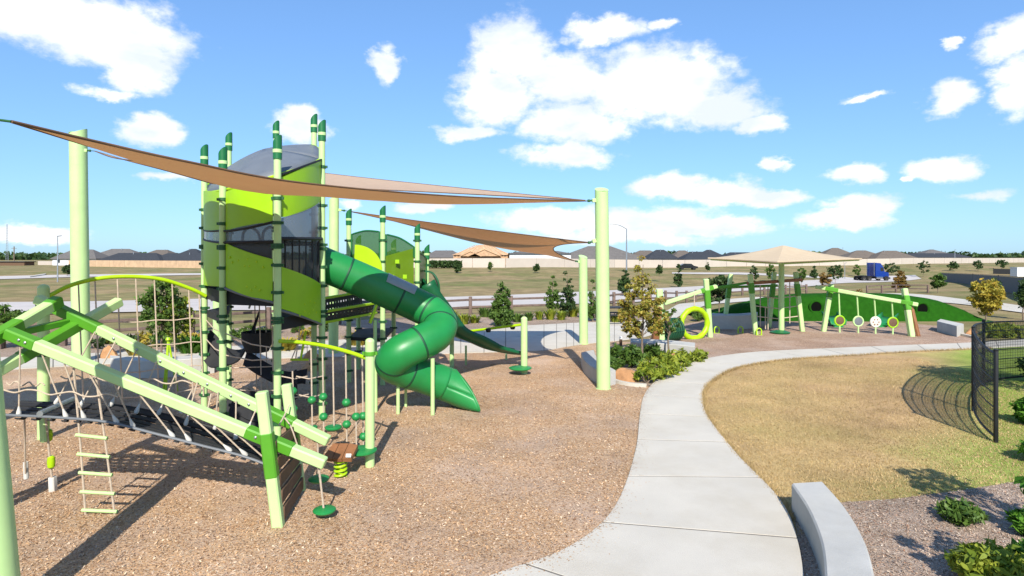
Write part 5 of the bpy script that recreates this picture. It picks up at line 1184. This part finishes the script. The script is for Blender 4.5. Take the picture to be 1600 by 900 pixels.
for (x, y, w, h, lab) in ((1140, 497, 40, 12, 'low green shrub behind the shaded retaining wall'), (1090, 502, 26, 16, 'dark shrub just behind the lime ring')):
    shrub(x, y, w, h, 'leaf_mid', lab, n=260, leaf=.09)
# right hand beds
for i, x in enumerate((1548, 1568, 1588, 1606, 1560, 1582)):
    shrub(x, 528 - (6 if i > 3 else 0), 30, 18, 'leaf_yellow', 'yellow green shrub in the bed beyond the mesh fence', n=300, leaf=.09, group='yellow shrubs beyond the mesh fence')
for (x, y, w, h, m, lab, n, lf) in ((1500, 818, 60, 32, 'leaf_mid', 'small dark shrub in the bark bed with a long shadow', 800, .034), (1556, 922, 104, 62, 'leaf_yellow', 'large bright green shrub at the bottom right', 3200, .04), (1612, 838, 50, 40, 'leaf_bright', 'leafy shrub cut off by the right edge above the large bright shrub', 1200, .034),
                                    (1620, 665, 50, 46, 'leaf_bright', 'bright green bush behind the mesh fence at the right edge', 3000, .045), (1640, 600, 70, 50, 'leaf_dark', 'dark bush behind the mesh fence at the right edge', 2400, .045), (1634, 725, 60, 44, 'leaf_bright', 'low bright bush at the right edge below the mesh fence', 1800, .04), (1618, 905, 60, 60, 'leaf_bright', 'leafy shrub in the bottom right corner', 1500, .04)):
    shrub(x, y, w, h, m, lab, n=n, leaf=lf)
# trees just outside the frame whose shadows fall into it
tree(Vector((11.7, 12.2, 0)), 3.3, 2.0, 1.9, 'leaf_mid', 'leafy tree right of the frame that shades the lawn behind the mesh fence', n=2200, leaf=.08, clumps=50)
tree(Vector((5.75, 5.3, 0)), 2.5, 1.25, 1.5, 'leaf_mid', 'small tree right of the frame that shades the bark bed', n=900, leaf=.07, clumps=26, cr=.18)
tree(Vector((4.45, 4.5, 0)), 1.5, 1.0, .9, 'leaf_bright', 'low tree right of the frame beside the large bright shrub', n=700, leaf=.06, clumps=20, cr=.16)
# boulders
def boulder(x, y, w, h, label, seed):
    b = at(x, y); r = random.Random(seed); ww = W(b, w) / 2; hh = H(b, y - h); vs = []; nu, nv = 16, 9; fs = []
    planes = [(Vector((r.uniform(-1, 1), r.uniform(-1, 1), r.uniform(-.1, 1))).normalized(), r.uniform(.62, .9)) for _ in range(9)]
    for j in range(nv):
        th = math.pi * .5 * j / (nv - 1) ; 
        for i in range(nu):
            a = 2 * math.pi * i / nu; d = Vector((math.cos(a) * math.cos(th), math.sin(a) * math.cos(th), math.sin(th)))
            s = min([1.0] + [k / max(.05, d.dot(n_)) for n_, k in planes]) * r.uniform(.97, 1.03); vs.append(b + Vector((d.x * ww * s, d.y * ww * .75 * s, d.z * hh * s * 1.1 - .03)))
    fs = [(j * nu + i, j * nu + (i + 1) % nu, (j + 1) * nu + (i + 1) % nu, (j + 1) * nu + i) for j in range(nv - 1) for i in range(nu)]
    tag(MB().add(vs, fs).build('boulder', 'boulder', smooth=28), label, 'boulder')
boulder(979, 596, 46, 24, 'large orange sandstone boulder beside the tall right post', 2); boulder(1052, 568, 30, 16, 'orange boulder half hidden by planter shrubs below the short wall', 4)
boulder(172, 560, 34, 20, 'orange boulder behind the left planter wall', 5); boulder(1518, 522, 20, 11, 'small orange boulder right of the far block bench', 6)
boulder(490, 578, 46, 20, 'pale orange boulder seen under the lime tower', 8); boulder(485, 560, 30, 16, 'small boulder under the tower behind the ropes', 9)

# ================================================================== houses, walls and street things in the distance
def house(x0, x1, yr, Y, roofm, wallm, label, ye=400.5, ridge=.45, gable=False, depth=9.0, group=None, win=3):
    X0 = (x0 - 800) / F * Y; X1 = (x1 - 800) / F * Y; z0 = tz((X0 + X1) / 2, Y); zr_ = EYE - (yr - HZ) / F * Y; ze = EYE - (ye - HZ) / F * Y; cx = (X0 + X1) / 2; w = X1 - X0
    t = thing('house', label, 'house', (cx, Y, z0), group); o = .45
    MB().box((cx, Y + depth / 2, (z0 + ze) / 2), (w - 2 * o, depth - 2 * o, ze - z0)).build('wall', wallm, t, smooth=0)
    rl = w * ridge / 2; Yc = Y + depth / 2; a = [Vector((X0, Y, ze)), Vector((X1, Y, ze)), Vector((X1, Y + depth, ze)), Vector((X0, Y + depth, ze)), Vector((cx - rl, Yc, zr_)), Vector((cx + rl, Yc, zr_))]
    if gable: a[4].x = X0; a[5].x = X1
    fa = [v - Vector((0, 0, .18)) for v in a[:4]]
    rf = MB().add(a + fa, [(0, 1, 5, 4), (1, 2, 5), (2, 3, 4, 5), (3, 0, 4), (0, 6, 7, 1), (1, 7, 8, 2), (2, 8, 9, 3), (3, 9, 6, 0), (6, 9, 8, 7)]).build('roof', roofm, t, smooth=0)
    for i in range(win):
        x = X0 + w * (i + .5) / win; f = MB().box((x, Y + o - .03, ze - .85), (1.1, .08, 1.15)).build('window', 'white', t, smooth=0); MB().box((x, Y + o - .08, ze - .85), (.9, .04, .95)).build('pane', 'glass', f, smooth=0)
    vx = cx + random.uniform(-.2, .2) * w; MB().tube([Vector((vx, Yc - .8, zr_ - .6)), Vector((vx, Yc - .8, zr_ + .15))], .09, 8).build('vent_pipe', 'steel', rf)
    return t
house(78, 150, 389.5, 190, 'roof_grey', 'siding', 'grey hipped house left of the thick shade post', 404)
house(128, 222, 388.5, 205, 'roof_grey', 'brick', 'grey hipped house just right of the thick shade post', 404, ridge=.3)
house(150, 250, 395, 180, 'roof_dark', 'siding', 'long charcoal roofed house behind the pine fence, left one', 407, ridge=.6)
house(228, 330, 395.5, 182, 'roof_dark', 'siding', 'long charcoal roofed house behind the pine fence, beside the tower', 407, ridge=.6)
house(222, 262, 390, 220, 'roof_brown', 'brick', 'small distant brown roof above the charcoal roofs', 398)
house(272, 312, 388.5, 215, 'roof_dark', 'brick', 'small distant dark gabled house left of the tower', 399, ridge=.2)
house(660, 722, 391, 170, 'roof_grey', 'brick', 'grey hipped house just right of the rear tower', 402)
house(868, 1012, 384, 165, 'roof_grey', 'brick', 'large grey hipped house behind the tall right shade post', 405, ridge=.25)
house(985, 1040, 391, 200, 'roof_brown', 'brick', 'brownish house right of the street light', 401, ridge=.3)
house(1012, 1062, 390, 178, 'roof_dark', 'siding', 'charcoal roofed house left of the cream canopy', 404, ridge=.25)
house(1052, 1092, 391, 190, 'roof_brown', 'brick', 'brown roofed house between two charcoal roofs left of the canopy', 402, ridge=.25)
house(1068, 1132, 393, 172, 'roof_dark', 'siding', 'charcoal roofed house at the left tip of the canopy', 405, ridge=.4)
house(1098, 1130, 390, 210, 'roof_dark', 'brick', 'small distant charcoal roof above the left tip of the canopy', 399, ridge=.2)
house(1130, 1200, 394, 180, 'roof_dark', 'siding', 'house hidden under the left half of the canopy', 403); house(1205, 1285, 394, 185, 'roof_grey', 'siding', 'house hidden under the right half of the canopy', 403)
house(1284, 1345, 387, 230, 'roof_brown', 'brick', 'tall brown hipped house above the right canopy corner', 401, ridge=.15)
house(1322, 1392, 391, 215, 'roof_brown', 'brick', 'wide brown hipped house behind the blue truck', 403, ridge=.2)
house(1368, 1438, 391.5, 210, 'roof_brown', 'brick', 'brown hipped house right of the blue truck', 404, ridge=.3)
house(1440, 1502, 389.5, 290, 'roof_grey', 'brick', 'peaked grey brown house furthest right on the skyline', 400, ridge=.08, depth=14)
house(1415, 1520, 395.5, 260, 'roof_dark', 'siding', 'long low charcoal roofs in front of the furthest right house', 402, ridge=.7)
# white unfinished house with openings
uh = thing('house', 'white unfinished house wrap building with small black windows', 'house', (P(845, 0, 150).x, 150, tz(7, 150)))
X0, X1 = P(796, 0, 150).x, P(892, 0, 150).x; zb = tz(7, 150); MB().box(((X0 + X1) / 2, 154, (zb + 3.9) / 2), (X1 - X0, 8, 3.9 - zb)).build('wall', 'siding', uh, smooth=0)
MB().add([Vector((X0 - .4, 149.5, 3.9)), Vector((X1 + .4, 149.5, 3.9)), Vector((X1 + .4, 158.5, 3.9)), Vector((X0 - .4, 158.5, 3.9)), Vector((X0 + 3, 154, 4.6)), Vector((X1 - 3, 154, 4.6))], [(0, 1, 5, 4), (1, 2, 5), (2, 3, 4, 5), (3, 0, 4), (0, 3, 2, 1)]).build('roof', 'roof_grey', uh, smooth=0)
for x in (812, 824, 844, 851, 868, 877): MB().box((P(x, 0, 150).x, 149.97, EYE - (411 - HZ) / F * 150 + .15), (.65, .08, .85)).build('window', 'glass', uh, smooth=0)
# timber framed house under construction
fh = thing('house', 'timber framed house under construction with bare wooden gables', 'house', (P(752, 0, 158).x, 158, tz(-8, 158)))
X0, X1, zb, Yf = P(706, 0, 158).x, P(800, 0, 158).x, tz(-8, 158), 158.0; ze = 3.6; cx = (X0 + X1) / 2; zt = EYE + (402 - 382.5) / F * 162
MB().box((cx, Yf + 4.2, (zb + ze) / 2), (X1 - X0 - .8, 7.4, ze - zb)).build('sheathing', 'osb', fh, smooth=0)
r_ = MB().add([Vector((X0, Yf, ze)), Vector((X1, Yf, ze)), Vector((X1, Yf + 9, ze)), Vector((X0, Yf + 9, ze)), Vector((cx - 1, Yf + 4.5, zt)), Vector((cx + 1.5, Yf + 4.5, zt))], [(0, 1, 5, 4), (1, 2, 5), (2, 3, 4, 5), (3, 0, 4), (0, 3, 2, 1)]).build('roof', 'osb', fh, smooth=0)
for i in range(18): x = X0 + (X1 - X0) * (i + .5) / 18; MB().bar(Vector((x, Yf + .3, zb)), Vector((x, Yf + .3, ze)), .12, .12).build('stud', 'lumber', fh)
for i in range(9):
    x = X0 + (X1 - X0) * (i + .5) / 9; MB().bar(Vector((x, Yf - .1, ze + .05)), Vector((lerp(x, cx, .7), Yf + 4.3, lerp(ze, zt, .95) + .06)), .14, .14).build('rafter', 'lumber', fh)
for (gx, gw, gz) in ((P(757, 0, 157).x, 4.2, 5.0), (P(735, 0, 157).x, 2.6, 4.5)):
    MB().prism([Vector((gx - gw, Yf - .6, ze - .3)), Vector((gx + gw, Yf - .6, ze - .3)), Vector((gx, Yf - .6, gz))], (0, 2.5, 0)).build('gable', 'osb', fh, smooth=0)
    MB().bar(Vector((gx - gw - .2, Yf - .75, ze - .35)), Vector((gx, Yf - .75, gz + .1)), .16, .2).build('rafter', 'lumber', fh); MB().bar(Vector((gx + gw + .2, Yf - .75, ze - .35)), Vector((gx, Yf - .75, gz + .1)), .16, .2).build('rafter', 'lumber', fh)
for x in (716, 748, 756, 764, 772, 784): MB().box((P(x, 0, 157).x, Yf + .05, 2.2), (.7, .5, 1.2)).build('opening', 'inner_shade', fh, smooth=0)  # solid near-black boxes, indoor shade put in as colour
# boundary walls
def farwall(pts, h, m, label, name='boundary_wall', cat='wall'):
    t = thing(name, label, cat, pts[0])
    for a, b in zip(pts[:-1], pts[1:]):
        n = max(1, int((b - a).length / 7))
        for i in range(n):
            p, q = lerp(a, b, i / n), lerp(a, b, (i + 1) / n - .004); p = Vector((p.x, p.y, tz(p.x, p.y))); q = Vector((q.x, q.y, tz(q.x, q.y)))
            MB().strip([p - Vector((0, 0, .3)), q - Vector((0, 0, .3))], [p + Vector((0, 0, h)), q + Vector((0, 0, h))], .15).build('panel', m, t, smooth=0)
farwall([T(640, 418.5), T(790, 418.2), T(960, 418), T(1135, 416.5)], 1.95, 'wallmason', 'long cream masonry wall in front of the middle houses')
farwall([T(1135, 416.3), T(1280, 415), T(1390, 413.5), T(1490, 411.5), T(1600, 410)], 1.9, 'wallmason', 'cream masonry wall running right behind the canopy and truck')
farwall([T(108, 416), T(220, 417.5), T(340, 419.5)], 1.75, 'pinefence', 'new pine picket fence below the charcoal roofs at left', 'pine_fence', 'fence')
farwall([T(60, 414), T(108, 414.5)], 1.3, 'wallmason', 'pale low wall left of the thick shade post')
# street lights and masts
def lamp(x, yb, yt, label, arm=0, r=.09):
    b = at(x, yb); z = b.z + H(b, yt); t = thing('street_light', label, 'street light', b); MB().tube([b, Vector((b.x, b.y, z - (.9 if arm else 0)))], [r, r * .6], 8).build('pole', 'steel', t)
    if arm: e = Vector((b.x + arm, b.y, z)); MB().tube(spline([Vector((b.x, b.y, z - .95)), Vector((b.x + arm * .5, b.y, z - .25)), e], 5), r * .5, 6).build('arm', 'steel', t); MB().bar(e, e + Vector((arm * .25, 0, 0)), .3, .12).build('lamp_head', 'steel', t)
    else: MB().bar(Vector((b.x, b.y, z)), Vector((b.x + .5, b.y, z + .05)), .22, .1).build('lamp_head', 'steel', t)
lamp(979, 426, 350, 'galvanised street light with curved arm behind the tall right post', arm=-2.6, r=.16)
lamp(90, 441, 369, 'straight street light pole left of the thick shade post'); lamp(1492, 411, 390, 'distant street light before the furthest right house', r=.14); lamp(1320, 436, 411, 'thin pale pole left of the blue truck', r=.08)
rm = thing('radio_mast', 'thin lattice radio mast above the tree line at far left', 'mast', (P(11, 0, 480).x, 480, 0)); b = Vector((P(11, 0, 480).x, 480, 0)); zt = EYE + 52 / F * 480
for dx, dy in ((-.9, 0), (.9, 0), (0, 1)): MB().tube([b + Vector((dx, dy, 0)), Vector((b.x + dx * .3, b.y + dy * .3, zt))], .14, 5).build('leg', 'steel', rm)
for i in range(14): z = zt * (i + 1) / 15; k_ = 1 - .7 * (i + 1) / 15; MB().tube([b + Vector((-.9 * k_, 0, z)), b + Vector((.9 * k_, 0, z + zt / 30))], .08, 4).build('brace', 'steel', rm)
up = thing('utility_pole', 'short dark utility pole on the far left field', 'pole', at(22, 414)); b = at(22, 414); MB().tube([b, b + Vector((0, 0, H(b, 385)))], .16, 7).build('pole', 'bark', up); MB().bar(b + Vector((-.9, 0, H(b, 388))), b + Vector((.9, 0, H(b, 388))), .12, .12).build('cross_arm', 'bark', up)
lo = thing('low_shed', 'long low dark shed on the far left field', 'shed', at(18, 415)); b = at(18, 415); MB().box(b + Vector((0, 2, .55)), (8, 4, 1.1)).build('wall', 'wooddark', lo, smooth=0); MB().box(b + Vector((0, 2, 1.2)), (8.6, 4.6, .2)).build('roof', 'roof_dark', lo, smooth=0)
sg = thing('concrete_strip', 'small pale concrete culvert slab lying in the left field', 'slab', at(60, 432)); b = at(60, 432); tmp = [at(47, 434), at(50, 432.5), at(72, 429), at(70, 430.5)]; MB().prism([p + Vector((0, 0, .1)) for p in tmp], (0, 0, .12)).build('slab', 'path', sg, smooth=0)
# truck
def truck():
    b = at(1365, 439); t = thing('truck_tractor', 'blue semi truck tractor with sleeper cab on the far road', 'truck', b); ang = R(12); s = 1.0
    fx = Vector((math.cos(ang), math.sin(ang), 0)); sy = Vector((-fx.y, fx.x, 0))
    def p(x, y, z): return b + fx * x + sy * y + Vector((0, 0, z))
    def ext(prof, w, name, m, y0=0.0):
        return MB().prism([p(x, -w / 2 + y0, z) for x, z in prof], sy * w).build(name, m, t, smooth=0)
    ext([(-.6, .95), (1.55, .95), (1.55, 2.1), (1.2, 3.0), (.6, 3.75), (-.45, 3.85), (-.6, 3.7)], 2.45, 'cab', 'truck'); ext([(1.56, .75), (2.75, .75), (2.9, .95), (2.85, 1.75), (1.56, 2.05)], 1.9, 'hood', 'truck')
    MB().prism([p(1.575, -1.0, 2.14), p(1.575, 1.0, 2.14), p(1.235, 1.0, 2.98), p(1.235, -1.0, 2.98)], fx * .03).build('windshield', 'glass', t, smooth=0)
    for y in (-1.235, 1.205): MB().prism([p(.55, y, 2.1), p(1.4, y, 2.1), p(1.15, y, 2.85), p(.55, y, 2.85)], sy * .03).build('side_window', 'glass', t, smooth=0)
    for y in (-.4, .4): MB().bar(p(-4.0, y, .85), p(1.5, y, .85), .12, .28).build('frame_rail', 'black', t)
    for y in (-1.05, 1.05):
        MB().tube([p(-.5, y, .75), p(1.1, y, .75)], .3, 14).build('fuel_tank', 'chrome', t); MB().tube([p(-.75, y * .95, 1.0), p(-.75, y * .95, 3.9)], .08, 8).build('exhaust', 'chrome', t)
        for x in (2.1, -2.1, -3.35):
            w = MB().tube([p(x, y - .16, .52), p(x, y + .16, .52)], .52, 18).build('wheel', 'tyre', t); MB().tube([p(x, y - .18, .52), p(x, y + .18, .52)], .27, 12).build('rim', 'chrome', w)
    MB().box(p(2.95, 0, .6), (.25, 2.3, .4), ang).build('bumper', 'chrome', t); MB().box(p(2.9, 0, 1.25), (.06, 1.1, .8), ang).build('grille', 'chrome', t); MB().box(p(-2.7, 0, 1.12), (1.0, .9, .14), ang).build('coupling_plate', 'black', t); MB().box(p(-2.6, 0, 1.04), (2.9, 2.1, .06), ang).build('deck_plate', 'black', t)
truck()
def car(x, y, m, label, L_=4.5, ang=0.0):
    b = at(x, y); t = thing('car', label, 'car', b); fx = Vector((math.cos(ang), math.sin(ang), 0)); sy = Vector((-fx.y, fx.x, 0)); k = L_ / 4.5
    p = lambda a, c, z: b + fx * a * k + sy * c + Vector((0, 0, z))
    MB().prism([p(u, -.88, z) for u, z in ((-2.2, .35), (2.2, .35), (2.25, .75), (1.3, .95), (.7, 1.42), (-1.0, 1.45), (-1.8, 1.0), (-2.25, .9))], sy * 1.76).build('body', m, t, smooth=0)
    for y_ in (-.9, .88): MB().prism([p(u, y_, z) for u, z in ((-1.55, .98), (1.05, .98), (.6, 1.36), (-.95, 1.38))], sy * .02).build('side_window', 'glass', t, smooth=0)
    for u in (-1.4, 1.4):
        for y_ in (-.82, .82): MB().tube([p(u, y_ - .1, .33), p(u, y_ + .1, .33)], .33, 14).build('wheel', 'tyre', t)
car(1074, 421.5, 'carblack', 'black car parked below the masonry wall left of the canopy'); car(1330, 411.5, 'carwhite', 'white car on the far street left of the blue truck'); car(1316, 410.8, 'carwhite', 'white car parked behind the other one under the canopy corner')
wc = thing('white_crate', 'white equipment box behind the dark court fence at far right', 'box', at(1596, 432)); b = at(1594, 432); MB().box(b + Vector((0, 0, 1.0)), (3, 2, 2)).build('box', 'white', wc, smooth=0); MB().box(b + Vector((0, 0, 2.08)), (3.2, 2.2, .14)).build('lid', 'siding', wc, smooth=0)
pt = thing('picnic_table', 'dark metal picnic table under the trees behind the tall right post', 'table', G(968, 506)); b = G(968, 506)
MB().box(b + Vector((0, 0, .74)), (1.7, .7, .05)).build('table_top', 'black', pt, smooth=0)
for y in (-.65, .65): MB().box(b + Vector((0, y, .45)), (1.7, .25, .045)).build('seat', 'black', pt, smooth=0)
for x in (-.6, .6): MB().bar(b + Vector((x, -.7, 0)), b + Vector((x, .2, .72)), .05).build('leg', 'black', pt); MB().bar(b + Vector((x, .7, 0)), b + Vector((x, -.2, .72)), .05).build('leg', 'black', pt)
bo = thing('path_bollard', 'short brown bollard with white cap behind the tall right post', 'bollard', G(970, 541)); b = G(970, 541); MB().tube([b, b + Vector((0, 0, .24))], .05, 10).build('shaft', 'wooddark', bo); MB().lathe(b + Vector((0, 0, .24)), [(.055, 0), (.06, .06), (.03, .1)], 10).build('cap', 'white', bo)
# distant wood on the horizon
n = 26000; xs = rng.uniform(-900, 1100, n); yy = rng.uniform(560, 640, n); hmax = 4.2 + 1.6 * np.sin(xs * .05) + 1.2 * np.sin(xs * .21 + 1) + rng.uniform(0, 1.2, n); zz = rng.uniform(0, 1, n) ** .6 * hmax + np.where(xs < -200, -.2, .9)
tag(leaves('distant_wood', np.stack([xs, yy, zz], 1), 3.2, 'leaf_dark', aspect=1.2), 'dark line of distant woods along the horizon', 'woods', kind='stuff')
# hedge of low bushes under the masonry wall
n = 2400; hp = at(690, 419); xs = rng.uniform(P(665, 0, hp.y).x, P(722, 0, hp.y).x, n); C = np.stack([xs, hp.y - 1 + rng.normal(0, .4, n), hp.z + rng.uniform(.2, 1.5, n)], 1)
hg = thing('hedge', 'dark clipped hedge below the house right of the rear tower', 'hedge', hp); leaves('foliage', C, .3, 'leaf_dark', hg)

# ================================================================== grass blades and loose chips near the camera
def inside(poly, x, y):
    c = np.zeros(len(x), bool); j = len(poly) - 1
    for i in range(len(poly)):
        xi, yi, xj, yj = poly[i].x, poly[i].y, poly[j].x, poly[j].y
        m_ = ((yi > y) != (yj > y)) & (x < (xj - xi) * (y - yi) / ((yj - yi) + 1e-12) + xi); c ^= m_; j = i
    return c
def scatter(poly, n, ymin, ymax, xmin, xmax):
    u = rng.uniform(0, 1, n); y = ymin * (ymax / ymin) ** u; x = rng.uniform(xmin, xmax, n); k = inside(poly, x, y); return x[k], y[k]
x, y = scatter(lawn_pts, 150000, 6.5, 18, 1.8, 12); k = len(x); a = rng.uniform(0, 2 * math.pi, k); h = rng.uniform(.012, .036, k); s = rng.uniform(.004, .008, k)
B0 = np.stack([x, y, np.full(k, .006)], 1); S = np.stack([np.cos(a) * s, np.sin(a) * s, np.zeros(k)], 1); D = np.stack([rng.normal(0, .018, k), rng.normal(0, .018, k), h], 1)
V = np.empty((k, 3, 3)); V[:, 0] = B0 - S; V[:, 1] = B0 + S; V[:, 2] = B0 + D
tag(npmesh('lawn_grass', V.reshape(-1, 3), np.arange(3 * k).reshape(k, 3), 'blade'), 'short dormant straw coloured grass on the lawn beside the path', 'grass', kind='stuff')
def chipstuff(name, poly, n, z, m, label, ymin, ymax, xmin, xmax, lr=(.005, .015)):
    x, y = scatter(poly, n, ymin, ymax, xmin, xmax); k = len(x); a = rng.uniform(0, 2 * math.pi, k); l = rng.uniform(*lr, k); w = l * rng.uniform(.25, .6, k)
    c = np.stack([x, y, z + rng.uniform(.002, .014, k)], 1); t1 = rng.normal(0, .35, k); t2 = rng.normal(0, .35, k)
    A = np.stack([np.cos(a) * l, np.sin(a) * l, t1 * l], 1); B = np.stack([-np.sin(a) * w, np.cos(a) * w, t2 * w], 1)
    V = np.empty((k, 4, 3)); V[:, 0] = c - A - B * .7; V[:, 1] = c + A - B; V[:, 2] = c + A * .9 + B; V[:, 3] = c - A + B
    tag(npmesh(name, V.reshape(-1, 3), np.arange(4 * k).reshape(k, 4), m), label, 'wood chips', kind='stuff')
M['chip'] = leafmat('loose_chip', [(.19, .095, .05), (.44, .255, .135), (.64, .40, .215), (.54, .34, .19), (.78, .61, .43), (.38, .265, .19), (.60, .45, .33)], 0.0, (.74, 1.22, .7))
M['barkchip'] = leafmat('loose_bark', [(.16, .105, .07), (.38, .26, .175), (.54, .41, .31), (.70, .59, .47), (.40, .20, .11), (.48, .39, .31)], 0.0, (.7, 1.2, .9))
chipstuff('loose_wood_chips', play, 120000, .018, 'chip', 'loose tan wood chips over the main play surface', 5.4, 17, -9, 3.2)
chipstuff('loose_bark_mulch', bed_pts, 40000, .014, 'barkchip', 'loose grey brown bark mulch in the foreground bed', 4.5, 9, 2.5, 8, (.005, .013))
# blown chips on the path and grass creeping over its edge
def along(c, n): i = rng.integers(0, len(c) - 1, n); t_ = rng.uniform(0, 1, n); A = np.array([tuple(p) for p in c]); q = A[i] * (1 - t_)[:, None] + A[i + 1] * t_[:, None]; d = A[i + 1] - A[i]; d /= np.linalg.norm(d, axis=1)[:, None] + 1e-9; return q, np.stack([-d[:, 1], d[:, 0], np.zeros(n)], 1)
cl_ = [p for p in pathL if p.y < 16]; q, nrm = along(cl_, 1500); cenx = nrm * np.where(nrm[:, 0:1] > 0, 1, -1); q = q + cenx * (rng.exponential(.07, 1500))[:, None]; k = len(q)
a = rng.uniform(0, 6.28, k); l = rng.uniform(.004, .012, k); A = np.stack([np.cos(a) * l, np.sin(a) * l, np.zeros(k)], 1); B = np.stack([-np.sin(a) * l * .4, np.cos(a) * l * .4, np.zeros(k)], 1); q[:, 2] = .05
V = np.empty((k, 4, 3)); V[:, 0] = q - A - B; V[:, 1] = q + A - B; V[:, 2] = q + A + B; V[:, 3] = q - A + B
tag(npmesh('path_litter', V.reshape(-1, 3), np.arange(4 * k).reshape(k, 4), 'chip'), 'stray wood chips blown onto the path edge', 'wood chips', kind='stuff')
cr_ = [p for p in pathR if 6.8 < p.y < 20]; q, nrm = along(cr_, 9000); side = nrm * np.where(nrm[:, 0:1] > 0, 1, -1); q = q + side * rng.normal(.02, .03, 9000)[:, None]; k = len(q); q[:, 2] = .01
a = rng.uniform(0, 6.28, k); s = rng.uniform(.004, .008, k); S = np.stack([np.cos(a) * s, np.sin(a) * s, np.zeros(k)], 1); D = np.stack([rng.normal(0, .025, k), rng.normal(0, .025, k), rng.uniform(.04, .085, k)], 1)
V = np.empty((k, 3, 3)); V[:, 0] = q - S; V[:, 1] = q + S; V[:, 2] = q + D
tag(npmesh('edge_grass', V.reshape(-1, 3), np.arange(3 * k).reshape(k, 3), 'blade'), 'longer straw grass along the lawn edge of the path', 'grass', kind='stuff')
